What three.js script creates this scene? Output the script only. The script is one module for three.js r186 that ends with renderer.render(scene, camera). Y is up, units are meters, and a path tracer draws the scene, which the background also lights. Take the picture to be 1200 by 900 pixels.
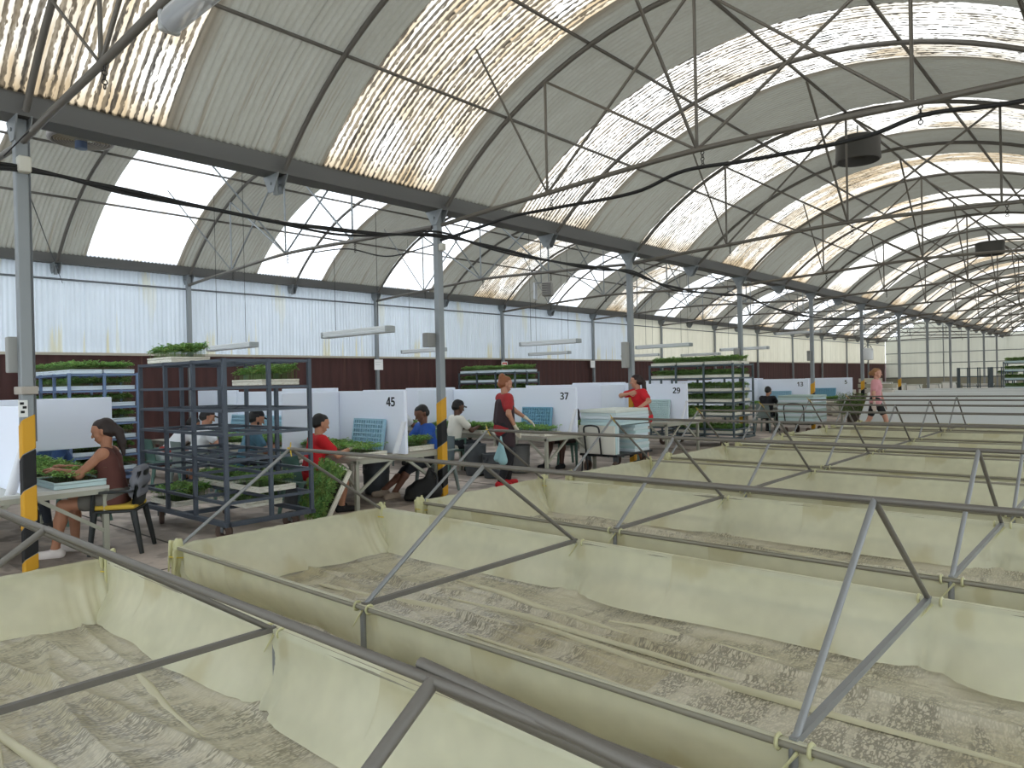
import * as THREE from 'three';
import { mergeGeometries } from 'three/addons/utils/BufferGeometryUtils.js';
import { RoundedBoxGeometry } from 'three/addons/geometries/RoundedBoxGeometry.js';
import { TextGeometry } from 'three/addons/geometries/TextGeometry.js';
import { FontLoader } from 'three/addons/loaders/FontLoader.js';

// ---------- camera, sky, sun, exposure ----------
// World: x across the spans (0 = gutter over the painted columns), y up, -z along the hall. Metres.
const scene = new THREE.Scene();
const camera = new THREE.PerspectiveCamera(56.62, 4 / 3, 0.1, 300);
camera.position.set(7.468, 1.65, 1.861);
camera.rotation.order = 'YXZ';
camera.rotation.set(-0.0045, 0.7283, -0.0221);
scene.add(camera);
scene.background = new THREE.Color().setRGB(0.86, 0.94, 1.0);
scene.backgroundIntensity = 3.0;
const sun = new THREE.DirectionalLight(new THREE.Color().setRGB(1, 0.975, 0.93), 9.0);
sun.position.set(-18, 40, -30);
sun.target.position.set(0, 0, -20);
sun.castShadow = true;
sun.shadow.mapSize.set(2048, 2048);
Object.assign(sun.shadow.camera, { left: -50, right: 50, top: 50, bottom: -50, near: 1, far: 120 });
scene.add(sun, sun.target);
const renderer = new THREE.WebGLRenderer({ antialias: true });
renderer.toneMapping = THREE.LinearToneMapping;
renderer.toneMappingExposure = 1.08;
renderer.shadowMap.enabled = true;

// ---------- helpers ----------
const V = (x, y, z) => new THREE.Vector3(x, y, z);
let seed = 12345;
const rnd = () => { seed = (seed + 0x6d2b79f5) | 0; let t = Math.imul(seed ^ (seed >>> 15), 1 | seed); t = (t + Math.imul(t ^ (t >>> 7), 61 | t)) ^ t; return ((t ^ (t >>> 14)) >>> 0) / 4294967296; };
const rr = (a, b) => a + (b - a) * rnd();
const clamp = (x, a = 0, b = 1) => Math.min(b, Math.max(a, x));
const sstep = (a, b, x) => { const t = clamp((x - a) / (b - a)); return t * t * (3 - 2 * t); };
const mixn = (a, b, t) => a + (b - a) * t;
const hash = (x, y) => { let h = Math.imul(x | 0, 374761393) + Math.imul(y | 0, 668265263); h = Math.imul(h ^ (h >>> 13), 1274126177); return ((h ^ (h >>> 16)) >>> 0) / 4294967296; };
const vn = (x, y) => { const ix = Math.floor(x), iy = Math.floor(y), fx = x - ix, fy = y - iy, u = fx * fx * (3 - 2 * fx), v = fy * fy * (3 - 2 * fy); return mixn(mixn(hash(ix, iy), hash(ix + 1, iy), u), mixn(hash(ix, iy + 1), hash(ix + 1, iy + 1), u), v); };
const fbm = (x, y, n = 4) => { let s = 0, a = 0.5, w = 0; for (let i = 0; i < n; i++) { s += a * vn(x, y); w += a; a *= 0.5; x = x * 2.03 + 17.1; y = y * 2.03 + 9.7; } return s / w; };
// colour texture from a function of the pixel, values 0..255 in sRGB
function tex(w, h, fn, srgb = true) {
  const d = new Uint8Array(w * h * 4);
  for (let j = 0; j < h; j++) for (let i = 0; i < w; i++) { const c = fn(i / w, j / h, i, j), k = (j * w + i) * 4; d[k] = clamp(c[0], 0, 255); d[k + 1] = clamp(c[1], 0, 255); d[k + 2] = clamp(c[2], 0, 255); d[k + 3] = 255; }
  const t = new THREE.DataTexture(d, w, h); t.magFilter = THREE.LinearFilter; t.minFilter = THREE.LinearMipmapLinearFilter; t.generateMipmaps = true;
  t.wrapS = t.wrapT = THREE.RepeatWrapping; if (srgb) t.colorSpace = THREE.SRGBColorSpace; t.needsUpdate = true; return t;
}
const lerp3 = (a, b, t) => [mixn(a[0], b[0], t), mixn(a[1], b[1], t), mixn(a[2], b[2], t)];
const std = (color, roughness = 0.7, metalness = 0, extra = {}) => new THREE.MeshStandardMaterial({ color, roughness, metalness, ...extra });
const phys = (o) => new THREE.MeshPhysicalMaterial({ side: THREE.DoubleSide, ...o });

const used = new Map();
function numbered(name) { const n = used.get(name) ?? 0; used.set(name, n + 1); return n ? name + '_' + String(n).padStart(3, '0') : name; }
const shadowed = (o) => { o.castShadow = o.receiveShadow = true; return o; };
function thing(name, label, category, pos = [0, 0, 0], turn = 0, group) {
  const o = new THREE.Group(); o.name = numbered(name); o.position.set(...pos); o.rotation.y = turn; o.userData = { label, category };
  if (group) o.userData.group = group;
  scene.add(o); return o;
}
function part(parent, name, geos, mat, label) {
  const g = Array.isArray(geos) ? (geos.length === 1 ? geos[0] : merge(geos)) : geos;
  const m = shadowed(new THREE.Mesh(g, mat)); m.name = name; if (label) m.userData.label = label; parent.add(m); return m;
}
function solo(name, label, category, geos, mat, pos = [0, 0, 0], turn = 0, group) {
  const g = Array.isArray(geos) ? merge(geos) : geos, m = shadowed(new THREE.Mesh(g, mat));
  m.name = numbered(name); m.position.set(...pos); m.rotation.y = turn; m.userData = { label, category }; if (group) m.userData.group = group; scene.add(m); return m;
}
function dup(root, pos, turn, label, group) {
  const r = root.clone(); r.name = numbered(root.name.replace(/_\d{3}$/, '')); r.position.set(...pos); r.rotation.y = turn; r.userData = { ...root.userData };
  if (label) r.userData.label = label; if (group) r.userData.group = group; scene.add(r); return r;
}
function structure(name) { const o = new THREE.Group(); o.name = name; o.userData = { kind: 'structure' }; scene.add(o); return o; }
function merge(list) { const g = list.map((x) => { const y = x.index ? x.toNonIndexed() : x; for (const k of Object.keys(y.attributes)) if (!['position', 'normal', 'uv'].includes(k)) y.deleteAttribute(k); return y; }); return mergeGeometries(g); }
const box = (w, h, d, x = 0, y = 0, z = 0) => new THREE.BoxGeometry(w, h, d).translate(x, y, z);
const rbox = (w, h, d, r, x = 0, y = 0, z = 0) => new RoundedBoxGeometry(w, h, d, 1, r).translate(x, y, z);
function between(g, p, q) { // g stands along +y, centred, length 1
  const a = V(...p), b = V(...q), d = b.clone().sub(a), l = d.length();
  const m = new THREE.Matrix4().compose(a.add(b).multiplyScalar(0.5), new THREE.Quaternion().setFromUnitVectors(V(0, 1, 0), d.normalize()), V(1, l, 1));
  return g.applyMatrix4(m);
}
const rod = (p, q, r, n = 8) => between(new THREE.CylinderGeometry(r, r, 1, n), p, q);
const cone = (p, q, r0, r1, n = 10) => between(new THREE.CylinderGeometry(r1, r0, 1, n), p, q);
function bar(p, q, w, t) { // square bar between two points, one face kept level
  const a = V(...p), b = V(...q), y = b.clone().sub(a), l = y.length(); y.normalize();
  let x = V(0, 1, 0).cross(y); if (x.lengthSq() < 1e-6) x = V(1, 0, 0); x.normalize(); const z = x.clone().cross(y);
  const m = new THREE.Matrix4().makeBasis(x, y, z).setPosition(a.add(b).multiplyScalar(0.5));
  return new THREE.BoxGeometry(w, l, t).applyMatrix4(m);
}
const tube = (pts, r, seg = 24, n = 6) => new THREE.TubeGeometry(new THREE.CatmullRomCurve3(pts.map((p) => V(...p))), seg, r, n);
function uvMetres(g, a, b, s = 1) { const p = g.attributes.position, uv = new Float32Array(p.count * 2), get = { x: (i) => p.getX(i), y: (i) => p.getY(i), z: (i) => p.getZ(i) }; for (let i = 0; i < p.count; i++) { uv[2 * i] = get[a](i) * s; uv[2 * i + 1] = get[b](i) * s; } g.setAttribute('uv', new THREE.BufferAttribute(uv, 2)); return g; }
// sheet from a function of (i/nu, j/nv) giving a point and uv
function sheet(nu, nv, fn) {
  const pos = [], uv = [], idx = [];
  for (let j = 0; j <= nv; j++) for (let i = 0; i <= nu; i++) { const r = fn(i / nu, j / nv); pos.push(r[0], r[1], r[2]); uv.push(r[3] ?? i / nu, r[4] ?? j / nv); }
  for (let j = 0; j < nv; j++) for (let i = 0; i < nu; i++) { const a = j * (nu + 1) + i, b = a + 1, c = a + nu + 1, d = c + 1; idx.push(a, b, d, a, d, c); }
  const g = new THREE.BufferGeometry(); g.setAttribute('position', new THREE.Float32BufferAttribute(pos, 3)); g.setAttribute('uv', new THREE.Float32BufferAttribute(uv, 2)); g.setIndex(idx); g.computeVertexNormals(); return g;
}
// tapered capsules joined with a smooth minimum, meshed with surface nets. c = [ax,ay,az,bx,by,bz,ra,rb]
function blob(caps, cell, k = 0.03) {
  const lo = [1e9, 1e9, 1e9], hi = [-1e9, -1e9, -1e9], pad = k + 2 * cell;
  for (const c of caps) for (let i = 0; i < 3; i++) { lo[i] = Math.min(lo[i], c[i] - c[6], c[i + 3] - c[7]); hi[i] = Math.max(hi[i], c[i] + c[6], c[i + 3] + c[7]); }
  for (let i = 0; i < 3; i++) { lo[i] -= pad; hi[i] += pad; }
  const n = [0, 1, 2].map((i) => Math.ceil((hi[i] - lo[i]) / cell) + 1), [nx, ny, nz] = n, f = new Float32Array(nx * ny * nz).fill(1);
  for (const [ax, ay, az, bx, by, bz, ra, rb] of caps) {
    const r = Math.max(ra, rb) + pad, dx = bx - ax, dy = by - ay, dz = bz - az, dd = dx * dx + dy * dy + dz * dz || 1e-9;
    const i0 = Math.max(0, Math.floor((Math.min(ax, bx) - r - lo[0]) / cell)), i1 = Math.min(nx - 1, Math.ceil((Math.max(ax, bx) + r - lo[0]) / cell));
    const j0 = Math.max(0, Math.floor((Math.min(ay, by) - r - lo[1]) / cell)), j1 = Math.min(ny - 1, Math.ceil((Math.max(ay, by) + r - lo[1]) / cell));
    const k0 = Math.max(0, Math.floor((Math.min(az, bz) - r - lo[2]) / cell)), k1 = Math.min(nz - 1, Math.ceil((Math.max(az, bz) + r - lo[2]) / cell));
    for (let z = k0; z <= k1; z++) for (let y = j0; y <= j1; y++) for (let x = i0; x <= i1; x++) {
      const px = lo[0] + x * cell - ax, py = lo[1] + y * cell - ay, pz = lo[2] + z * cell - az, t = clamp((px * dx + py * dy + pz * dz) / dd);
      const d = Math.hypot(px - dx * t, py - dy * t, pz - dz * t) - (ra + (rb - ra) * t), at = (z * ny + y) * nx + x, o = f[at], h = k - Math.abs(o - d);
      f[at] = Math.min(o, d) - (h > 0 ? (h * h) / (4 * k) : 0);
    }
  }
  const id = new Int32Array(nx * ny * nz).fill(-1), pos = [], idx = [], sx = 1, sy = nx, sz = nx * ny;
  for (let z = 0; z < nz - 1; z++) for (let y = 0; y < ny - 1; y++) for (let x = 0; x < nx - 1; x++) {
    const at = z * sz + y * sy + x; let m = 0;
    for (let c = 0; c < 8; c++) if (f[at + (c & 1) + ((c >> 1) & 1) * sy + (c >> 2) * sz] < 0) m |= 1 << c;
    if (m === 0 || m === 255) continue;
    let cx = 0, cy = 0, cz = 0, cn = 0;
    for (let c = 0; c < 8; c++) for (const b of [1, 2, 4]) if (!(c & b)) {
      const e = c | b, sa = (m >> c) & 1, sb = (m >> e) & 1; if (sa === sb) continue;
      const fa = f[at + (c & 1) + ((c >> 1) & 1) * sy + (c >> 2) * sz], fb = f[at + (e & 1) + ((e >> 1) & 1) * sy + (e >> 2) * sz], t = fa / (fa - fb);
      cx += (c & 1) + (b === 1 ? t : 0); cy += ((c >> 1) & 1) + (b === 2 ? t : 0); cz += (c >> 2) + (b === 4 ? t : 0); cn++;
    }
    id[at] = pos.length / 3; pos.push(lo[0] + (x + cx / cn) * cell, lo[1] + (y + cy / cn) * cell, lo[2] + (z + cz / cn) * cell);
  }
  const quad = (a, b, c, d, flip) => { if (a < 0 || b < 0 || c < 0 || d < 0) return; flip ? idx.push(a, c, b, a, d, c) : idx.push(a, b, c, a, c, d); };
  for (let z = 1; z < nz - 1; z++) for (let y = 1; y < ny - 1; y++) for (let x = 1; x < nx - 1; x++) {
    const at = z * sz + y * sy + x, s = f[at] < 0;
    if (s !== f[at + sx] < 0) quad(id[at - sy - sz], id[at - sz], id[at], id[at - sy], !s);
    if (s !== f[at + sy] < 0) quad(id[at - sx - sz], id[at - sx], id[at], id[at - sz], !s);
    if (s !== f[at + sz] < 0) quad(id[at - sx - sy], id[at - sy], id[at], id[at - sx], !s);
  }
  const g = new THREE.BufferGeometry(); g.setAttribute('position', new THREE.Float32BufferAttribute(pos, 3)); g.setAttribute('uv', new THREE.BufferAttribute(new Float32Array((pos.length / 3) * 2), 2)); g.setIndex(idx); g.computeVertexNormals(); return g;
}
// ---------- materials ----------
const fine = tex(256, 256, (u, v, i, j) => { const n = 120 + 90 * fbm(i / 6, j / 6, 3) + 30 * hash(i, j); return [n, n, n]; }, false);
const M = {
  galv: std(0x8d9192, 0.5, 0.45, { bumpMap: fine, bumpScale: 0.0006 }),
  steel: std(0x6b6f72, 0.55, 0.4),
  rib: std(0x6a6660, 0.6, 0.3),
  gutter: std(0x62615e, 0.6, 0.25),
  tubeDark: std(0x6f6a62, 0.5, 0.4),
  rail: std(0x8b8575, 0.55, 0.2),
  tubeGrey: std(0x8b8c8b, 0.45, 0.45),
  yellow: std(0xd19a1c, 0.6), black: std(0x141414, 0.7), blackGloss: std(0x16171a, 0.45),
  cable: std(0x101010, 0.6), chain: std(0x3a3733, 0.5, 0.5),
  board: std(0xeef3ff, 0.75), boardEdge: std(0xe6e8ea, 0.8),
  tableFrame: std(0xa9a898, 0.6, 0.15), tableTop: std(0xa8a294, 0.8),
  tarp: phys({ color: 0xd9dedd, roughness: 0.6, transmission: 0.25 }),
};
// concrete floor
const floorTex = tex(1024, 1024, (u, v) => {
  const x = u * 10, y = v * 10, a = fbm(x * 0.8, y * 0.8, 5), b = fbm(x * 9, y * 9, 4), c = fbm(x * 60, y * 60, 2);
  let g = 142 + 38 * a + 22 * b + 12 * c; const stain = sstep(0.56, 0.68, fbm(x * 1.3 + 40, y * 2.1 + 11, 4)); g *= 1 - 0.2 * stain;
  const wet = sstep(0.6, 0.66, fbm(x * 2.4 + 3, y * 3.6 + 70, 4)); g *= 1 - 0.14 * wet;
  return [g * 1.05, g * 0.97, g * 0.9];
});
floorTex.repeat.set(0.1, 0.1);
M.floor = std(0xffffff, 0.8, 0, { map: floorTex, bumpMap: fine, bumpScale: 0.001 });

// corrugated sheets. u runs across the sheet (0..1), v along the arch (0..1)
const WAVES = 12;
function dirty(k, amount, brown) {
  return tex(384, 2048, (u, v) => {
    const w = u * WAVES, m = 0.5 + 0.5 * Math.cos(w * 6.2832), V9 = v * 9.2, e = Math.min(v, 1 - v), lane = hash(Math.floor(w + 0.25) + 40 * k, 7 * k + 1);
    const n1 = fbm(w * 2.6 + k * 31, V9 * 6 + k * 7 + lane * 9, 3), n2 = fbm(u * 2.2 + k * 3, V9 * 0.8 + k * 13, 3), n3 = fbm(w * 1.6 + k, V9 * 2.1 + lane * 5, 3), n4 = fbm(w * 6 + k, V9 * 20, 2);
    const th = 0.66 - 0.75 * (n1 - 0.5) - 0.45 * (n2 - 0.5) - 0.9 * (n4 - 0.5) - 0.3 * (lane - 0.5) - amount, d = sstep(th - 0.1, th + 0.1, m);
    const apex = sstep(0.2, 0.4, e), film = clamp(brown * (0.14 + (0.8 + 0.5 * apex) * sstep(0.44, 0.62, n2) * n3 * 1.3 + 0.8 * sstep(0.05, 0.0, e)));
    let c = lerp3([216, 217, 217], [158, 142, 118], film);
    return lerp3(c, lerp3([104, 92, 74], [34, 32, 30], clamp(n3 * 1.5 - 0.15)), d * (0.6 + 0.4 * n4));
  });
}
const cleanTex = (k, tint) => tex(128, 1024, (u, v) => { const V9 = v * 9.2, s = fbm(u * 30 + k * 5, V9 * 0.6, 3), n = fbm(u * 4 + k, V9 * 2, 3), b = sstep(0.6, 0.72, fbm(u * 9 + k * 3, V9 * 1.4 + k, 4)); const m = 0.5 + 0.5 * Math.cos(u * WAVES * 6.2832); return lerp3(lerp3(tint, [206, 210, 214], s * 0.4 + n * 0.15 + m * 0.5), [196, 182, 158], b * 0.5); });  // grey stripes put the shading of the corrugation into the colour
const opaqueTex = (k, base, stain, edge) => tex(128, 1024, (u, v) => {
  const V9 = v * 9.2, s = fbm(u * 34 + k * 9, V9 * 0.35, 3), n = fbm(u * 3 + k, V9 * 1.6, 4), e = Math.min(u, 1 - u), band = (edge ? sstep(0.2, 0.02, u + 0.09 * (fbm(V9 * 2 + k, u * 3, 3) - 0.5)) : 0) * stain;
  const drip = sstep(0.62, 0.75, fbm(u * 40 + k * 3, V9 * 0.9 + 5, 3)) * sstep(0.22, 0.0, Math.min(v, 1 - v)) * stain;
  const grain = fbm(u * 60 + k * 5, V9 * 24, 3), grime = clamp(stain * (0.66 + 0.16 * fbm(u * 12 + k, V9 * 2.4 + 3, 4) + 0.16 * (grain - 0.5) + 0.1 * (s - 0.5))); // dirt left on the paint
  return lerp3(lerp3(base.map((c) => c * (0.94 + 0.04 * s + 0.06 * n)), [112, 108, 90], grime), [104, 88, 70], clamp(band * 0.65 + drip * 0.6));
});
const trans = (map, t) => phys({ map, roughness: 1, transmission: t, specularIntensity: 0.2 });
M.dirty = [0, 1, 2, 3].map((k) => trans(dirty(k, [0.08, 0.12, 0.16, 0.1][k], [0.9, 0.35, 0.6, 1.0][k]), [0.5, 0.46, 0.42, 0.4][k]));
M.paleDirty = [4, 5].map((k) => trans(dirty(k, 0.02, 0.8), 0.36));
M.clean = [0, 1].map((k) => trans(cleanTex(k, [238, 244, 254]), 0.46));
M.opaque = [0, 1].map((k) => trans(opaqueTex(k, [204, 208, 208], 0.6, k === 0), 0.075));

// ---------- roof ----------
const ARCY = 0.39, RIB = 5.31, SHEET = 5.385;          // rib circle: centre height and radii; span 8 m, centre at x = 4
const archY = (x, r = RIB) => ARCY + Math.sqrt(r * r - (x - 4) * (x - 4));
const Z0 = 11.0, Z1 = -60, SPANS = [-8, 0, 8];  // roof behind the camera is out of view, run long for more light
const A0 = Math.asin(3.77 / SHEET);
const sheetGeo = sheet(WAVES * 4, 22, (s, t) => { const a = -A0 + 2 * A0 * t, r = SHEET + 0.013 * Math.cos(s * WAVES * 2 * Math.PI); return [4 + r * Math.sin(a), ARCY + r * Math.cos(a), -s, s, t]; });
for (const X of SPANS) {
  const ceiling = structure(X ? (X < 0 ? 'ceiling_side_span' : 'ceiling_unseen_span') : 'ceiling'), left = X < 0;  // span past the beds is out of view; its clear sheets light the hall
  const add = (z, w, mat, name) => { const m = part(ceiling, name, sheetGeo, mat); m.position.set(X, 0, z); m.scale.z = w; };
  let n = 0;
  for (let k = -5; k < 17; k++) {
    const z = -2.98 - 3.53 * k; // clear strip starts here, 1.72 wide, then 1.81 of opaque sheet
    for (const [o, w, clear] of [[0, 0.865, 1], [0.86, 0.865, 1], [1.72, 0.91, 0], [2.625, 0.91, 0]]) {
      const zz = z - o; if (zz > Z0 || zz - w < Z1 - 0.3) continue; n++;
      const mat = clear ? (X > 0 || k < -1 ? M.clean[n % 2] : left ? (k > 2 && k % 2 ? M.paleDirty[n % 2] : M.clean[n % 2]) : k > 5 ? (n % 3 ? M.paleDirty[n % 2] : M.dirty[3]) : M.dirty[(k + 8 + (o ? 1 : 0) * (k & 1)) % 4]) : M.opaque[o < 2 ? 0 : 1];  // sheets out of view, third span and behind the camera, are clean for light
      add(zz, w, mat, clear ? 'clear_roof_sheet' : 'opaque_roof_sheet');
    }
  }
  // ribs every 2.5 m, purlins, trusses every 5 m
  const ribPts = []; for (let i = 0; i <= 20; i++) { const x = 0.2 + 7.6 * i / 20; ribPts.push([x, archY(x), 0]); }
  const ribGeo = tube(ribPts, 0.03, 32, 6);
  for (let z = 10; z >= -60; z -= 2.5) { const r = part(ceiling, 'rib', ribGeo, M.rib); r.position.set(X, 0, z === -60 ? -59.9 : z); }
  for (const px of [1.36, 2.66, 4, 5.34, 6.64]) part(ceiling, 'purlin', rod([X + px, archY(px) + 0.035, Z0 - 0.2], [X + px, archY(px) + 0.035, Z1 + 0.1], 0.021, 6), M.rib);
  const tie = [[0.1, 3.86], [1, 3.905], [2, 3.94], [3, 3.985], [4, 4.01], [5, 3.985], [6, 3.94], [7, 3.905], [7.9, 3.86]];
  const truss = new THREE.Group(); truss.name = 'truss';
  part(truss, 'tie_bar', tube(tie.map(([x, y]) => [x, y, 0]), 0.03, 32, 8), M.tubeDark);
  const st = (a, b, r = 0.017) => part(truss, 'strut', rod([a[0], a[1], a[2] ?? 0], [b[0], b[1], b[2] ?? 0], r, 6), left ? M.galv : M.tubeDark);
  st([2, 3.94], [2, archY(2)]); st([6, 3.94], [6, archY(6)]); st([4, 4.01], [4, archY(4)]);
  st([4, 4.01], [2, archY(2)]); st([4, 4.01], [6, archY(6)]); st([2, 3.94], [4, archY(4)]); st([6, 3.94], [4, archY(4)]);
  st([4, 4.01], [4, archY(4), 1.7]); st([2, 3.94], [2, archY(2), 1.2], 0.013);
  const links = [2, 4, 6].flatMap((x) => [0, 1, 2, 3, 4].map((i) => new THREE.TorusGeometry(0.018, 0.005, 5, 8).rotateY(i % 2 ? 1.57 : 0).translate(x + 0.06, archTie(x) - 0.045 - 0.032 * i, 0)));
  part(truss, 'chain', merge(links), M.chain);
  for (let z = 10; z >= -55; z -= 5) { const t = truss.clone(); t.position.set(X, 0, z); ceiling.add(t); }
}
function archTie(x) { return 4.01 - Math.abs(x - 4) * 0.035; }
// gutters: folded troughs over the column lines, with brackets under every rib foot
const roofTrim = structure('trim_1');
const gutProfile = (w0, w1) => { const s = new THREE.Shape(); s.moveTo(-w0, 4.07); s.lineTo(w0, 4.07); s.lineTo(w1, 4.27); s.lineTo(w1 + 0.03, 4.27); s.lineTo(w1 + 0.03, 4.285); s.lineTo(-w1 - 0.03, 4.285); s.lineTo(-w1 - 0.03, 4.27); s.lineTo(-w1, 4.27); s.closePath(); return s; };
const gutGeo = new THREE.ExtrudeGeometry(gutProfile(0.14, 0.2), { depth: Z0 - Z1 - 0.1, bevelEnabled: false }).translate(0, 0, Z1 + 0.05);
for (const x of [-8, 0, 8, 16]) { const g = part(roofTrim, 'gutter', gutGeo, M.gutter); g.position.x = x; }
const gussetShape = new THREE.Shape(); gussetShape.moveTo(-0.17, 0); gussetShape.lineTo(0.17, 0); gussetShape.lineTo(0.05, -0.2); gussetShape.lineTo(-0.05, -0.2); gussetShape.closePath();
const gusset = merge([new THREE.ExtrudeGeometry(gussetShape, { depth: 0.012, bevelEnabled: false }).translate(0, 0, 0.05), new THREE.ExtrudeGeometry(gussetShape, { depth: 0.012, bevelEnabled: false }).translate(0, 0, -0.062), new THREE.CylinderGeometry(0.018, 0.018, 0.15, 8).rotateX(1.5708).translate(0, -0.1, 0), rod([0, -0.05, 0], [0.0, -0.22, 0], 0.032, 8)]);
for (const x of [-8, 0, 8]) for (let z = 10; z >= -57.5; z -= 2.5) { const b = part(roofTrim, 'bracket', gusset, M.galv); b.position.set(x === -8 ? -7.93 : x, 4.07, z); }

// ---------- floor and walls ----------
const floor = structure('floor');
part(floor, 'slab', uvMetres(box(24.2, 0.12, Z0 - Z1 + 0.2, 4, -0.06, (Z0 + Z1) / 2), 'x', 'z'), M.floor);
const joint = std(0x4a423c, 0.9);
for (const z of [-1.35, -6.4, -11.4, -16.4]) part(floor, 'joint', box(9.6, 0.004, 0.025, -3.2, 0.001, z), joint);
part(floor, 'joint', box(0.02, 0.004, 60, 0.75, 0.001, -27), joint);

// left wall: dark brown sheeting below 2.35 m, white corrugated sheets above, galvanised posts every 5 m
const wallLeft = structure('wall_left');
const brownTex = tex(256, 512, (u, v) => { const n = fbm(u * 30, v * 3, 3), s = sstep(0.62, 0.7, fbm(u * 18 + 4, v * 1.2, 3)), r = 0.5 + 0.5 * Math.cos(u * 6.2832 * 10); return lerp3([74, 44, 40].map((c) => c * (0.8 + 0.25 * n + 0.1 * r)), [112, 80, 62], s * 0.35); });
M.brown = std(0xffffff, 0.8, 0, { map: brownTex, side: THREE.DoubleSide });
const brownGeo = sheet(40, 1, (s, t) => [0.012 * Math.cos(s * 20 * Math.PI), t * 2.35, -2.53 * s, s, t]);
const wallTex = (tint, k) => tex(256, 256, (u, v) => { const n = fbm(u * 26 + k, v * 0.8, 3), m = fbm(u * 4 + k, v * 5, 4), b = sstep(0.6, 0.75, fbm(u * 12 + k * 7, v * 1.5, 3)) * sstep(0.5, 0.9, fbm(u * 3, v + k, 2)); return lerp3(lerp3(tint, tint.map((c) => c * 0.9), n * 0.7 + m * 0.3), [214, 200, 150], b * 0.6); });
M.wallWhite = [0, 1, 2].map((k) => trans(wallTex([224, 232, 240], k), 0.07));
M.wallBeige = [3, 4].map((k) => trans(wallTex([222, 218, 200], k), 0.13));
const wallGeo = sheet(44, 1, (s, t) => [0.014 * Math.cos(s * 22 * Math.PI), 2.35 + t * 1.76, -1.005 * s, s, t]);
for (let z = Z0, n = 0; z > Z1; z -= 2.5, n++) { const w = part(wallLeft, 'brown_sheet', brownGeo, M.brown); w.position.set(-8.06, 0, z); }
for (let z = Z0, n = 0; z > Z1 + 0.5; z -= 1, n++) { const w = part(wallLeft, 'corrugated_sheet', wallGeo, z > -23 ? M.wallWhite[n % 3] : M.wallBeige[n % 2]); w.position.set(-8.04, 0, z); }
part(wallLeft, 'ledge', box(0.06, 0.05, 71, -8.02, 2.36, -24.5), std(0xb5ad9c, 0.7));
part(wallLeft, 'girt', rod([-7.99, 3.78, Z0], [-7.99, 3.78, Z1], 0.02, 6), M.steel);
const postGeo = rbox(0.09, 4.05, 0.09, 0.012, 0, 2.025, 0);
for (let z = 10; z >= -55; z -= 5) { const p = part(wallLeft, 'post', postGeo, M.galv); p.position.set(-7.93, 0, z); }

// end wall with girts, gable and posts
const wallBack = structure('wall_back');
const endSheet = (w, h0, h1) => sheet(1, 1, (s, t) => [s * w, h0 + t * (h1 - h0), 0, s, t]);
M.wallUnseen = phys({ color: 0xf0f4f6, roughness: 1, transmission: 0.75, specularIntensity: 0.2 }); // for walls out of view, clear to light the boards and beds
M.endWall = trans(wallTex([206, 206, 192], 9), 0.13);
for (let x = -8; x < 16; x += 1) { const lx = ((x % 8) + 8) % 8 + 0.5, top = Math.max(4.1, archY(clamp(lx, 0.3, 7.7)) + 0.02), w = part(wallBack, 'panel', endSheet(1.02, 0, top), M.endWall); w.position.set(x, 0, Z1 - (x & 1 ? 0.01 : 0)); }
part(wallBack, 'dark_lower_strip', box(24, 1.25, 0.04, 4, 0.625, Z1 + 0.04), std(0x8f8d7c, 0.85));  // grey-beige strip standing for the darker band behind the crates
for (const y of [1.2, 2.3, 3.1, 4.1]) part(wallBack, 'girt', rod([-8, y, Z1 + 0.05], [16, y, Z1 + 0.05], 0.03, 6), M.steel);
for (let x = -4; x <= 12; x += 4) if (x % 8) part(wallBack, 'post', rod([x, 0, Z1 + 0.1], [x, 5.6, Z1 + 0.1], 0.04, 6), M.galv);
const wallFront = structure('wall_front');  // behind the camera and out of view; lets daylight into the hall
for (let x = -8; x < 16; x += 2) part(wallFront, 'unseen_clear_panel', sheet(1, 1, (s, t) => [x + s * 2.01, t * 5.75, Z0, s, t]), M.wallUnseen);
const wallRight = structure('wall_right');  // out of view beyond the unseen span; lights the boards and beds
for (let z = Z0, n = 0; z > Z1; z -= 3, n++) { const w = part(wallRight, 'unseen_clear_panel', sheet(1, 1, (s, t) => [16.05, t * 4.25, -3.02 * s, s * 3, t]), M.wallUnseen); w.position.z = z; }
// ---------- columns under the gutter ----------
const colGeo = (y0, y1) => rbox(0.1, y1 - y0, 0.1, 0.012, 0, (y0 + y1) / 2, 0);
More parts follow.
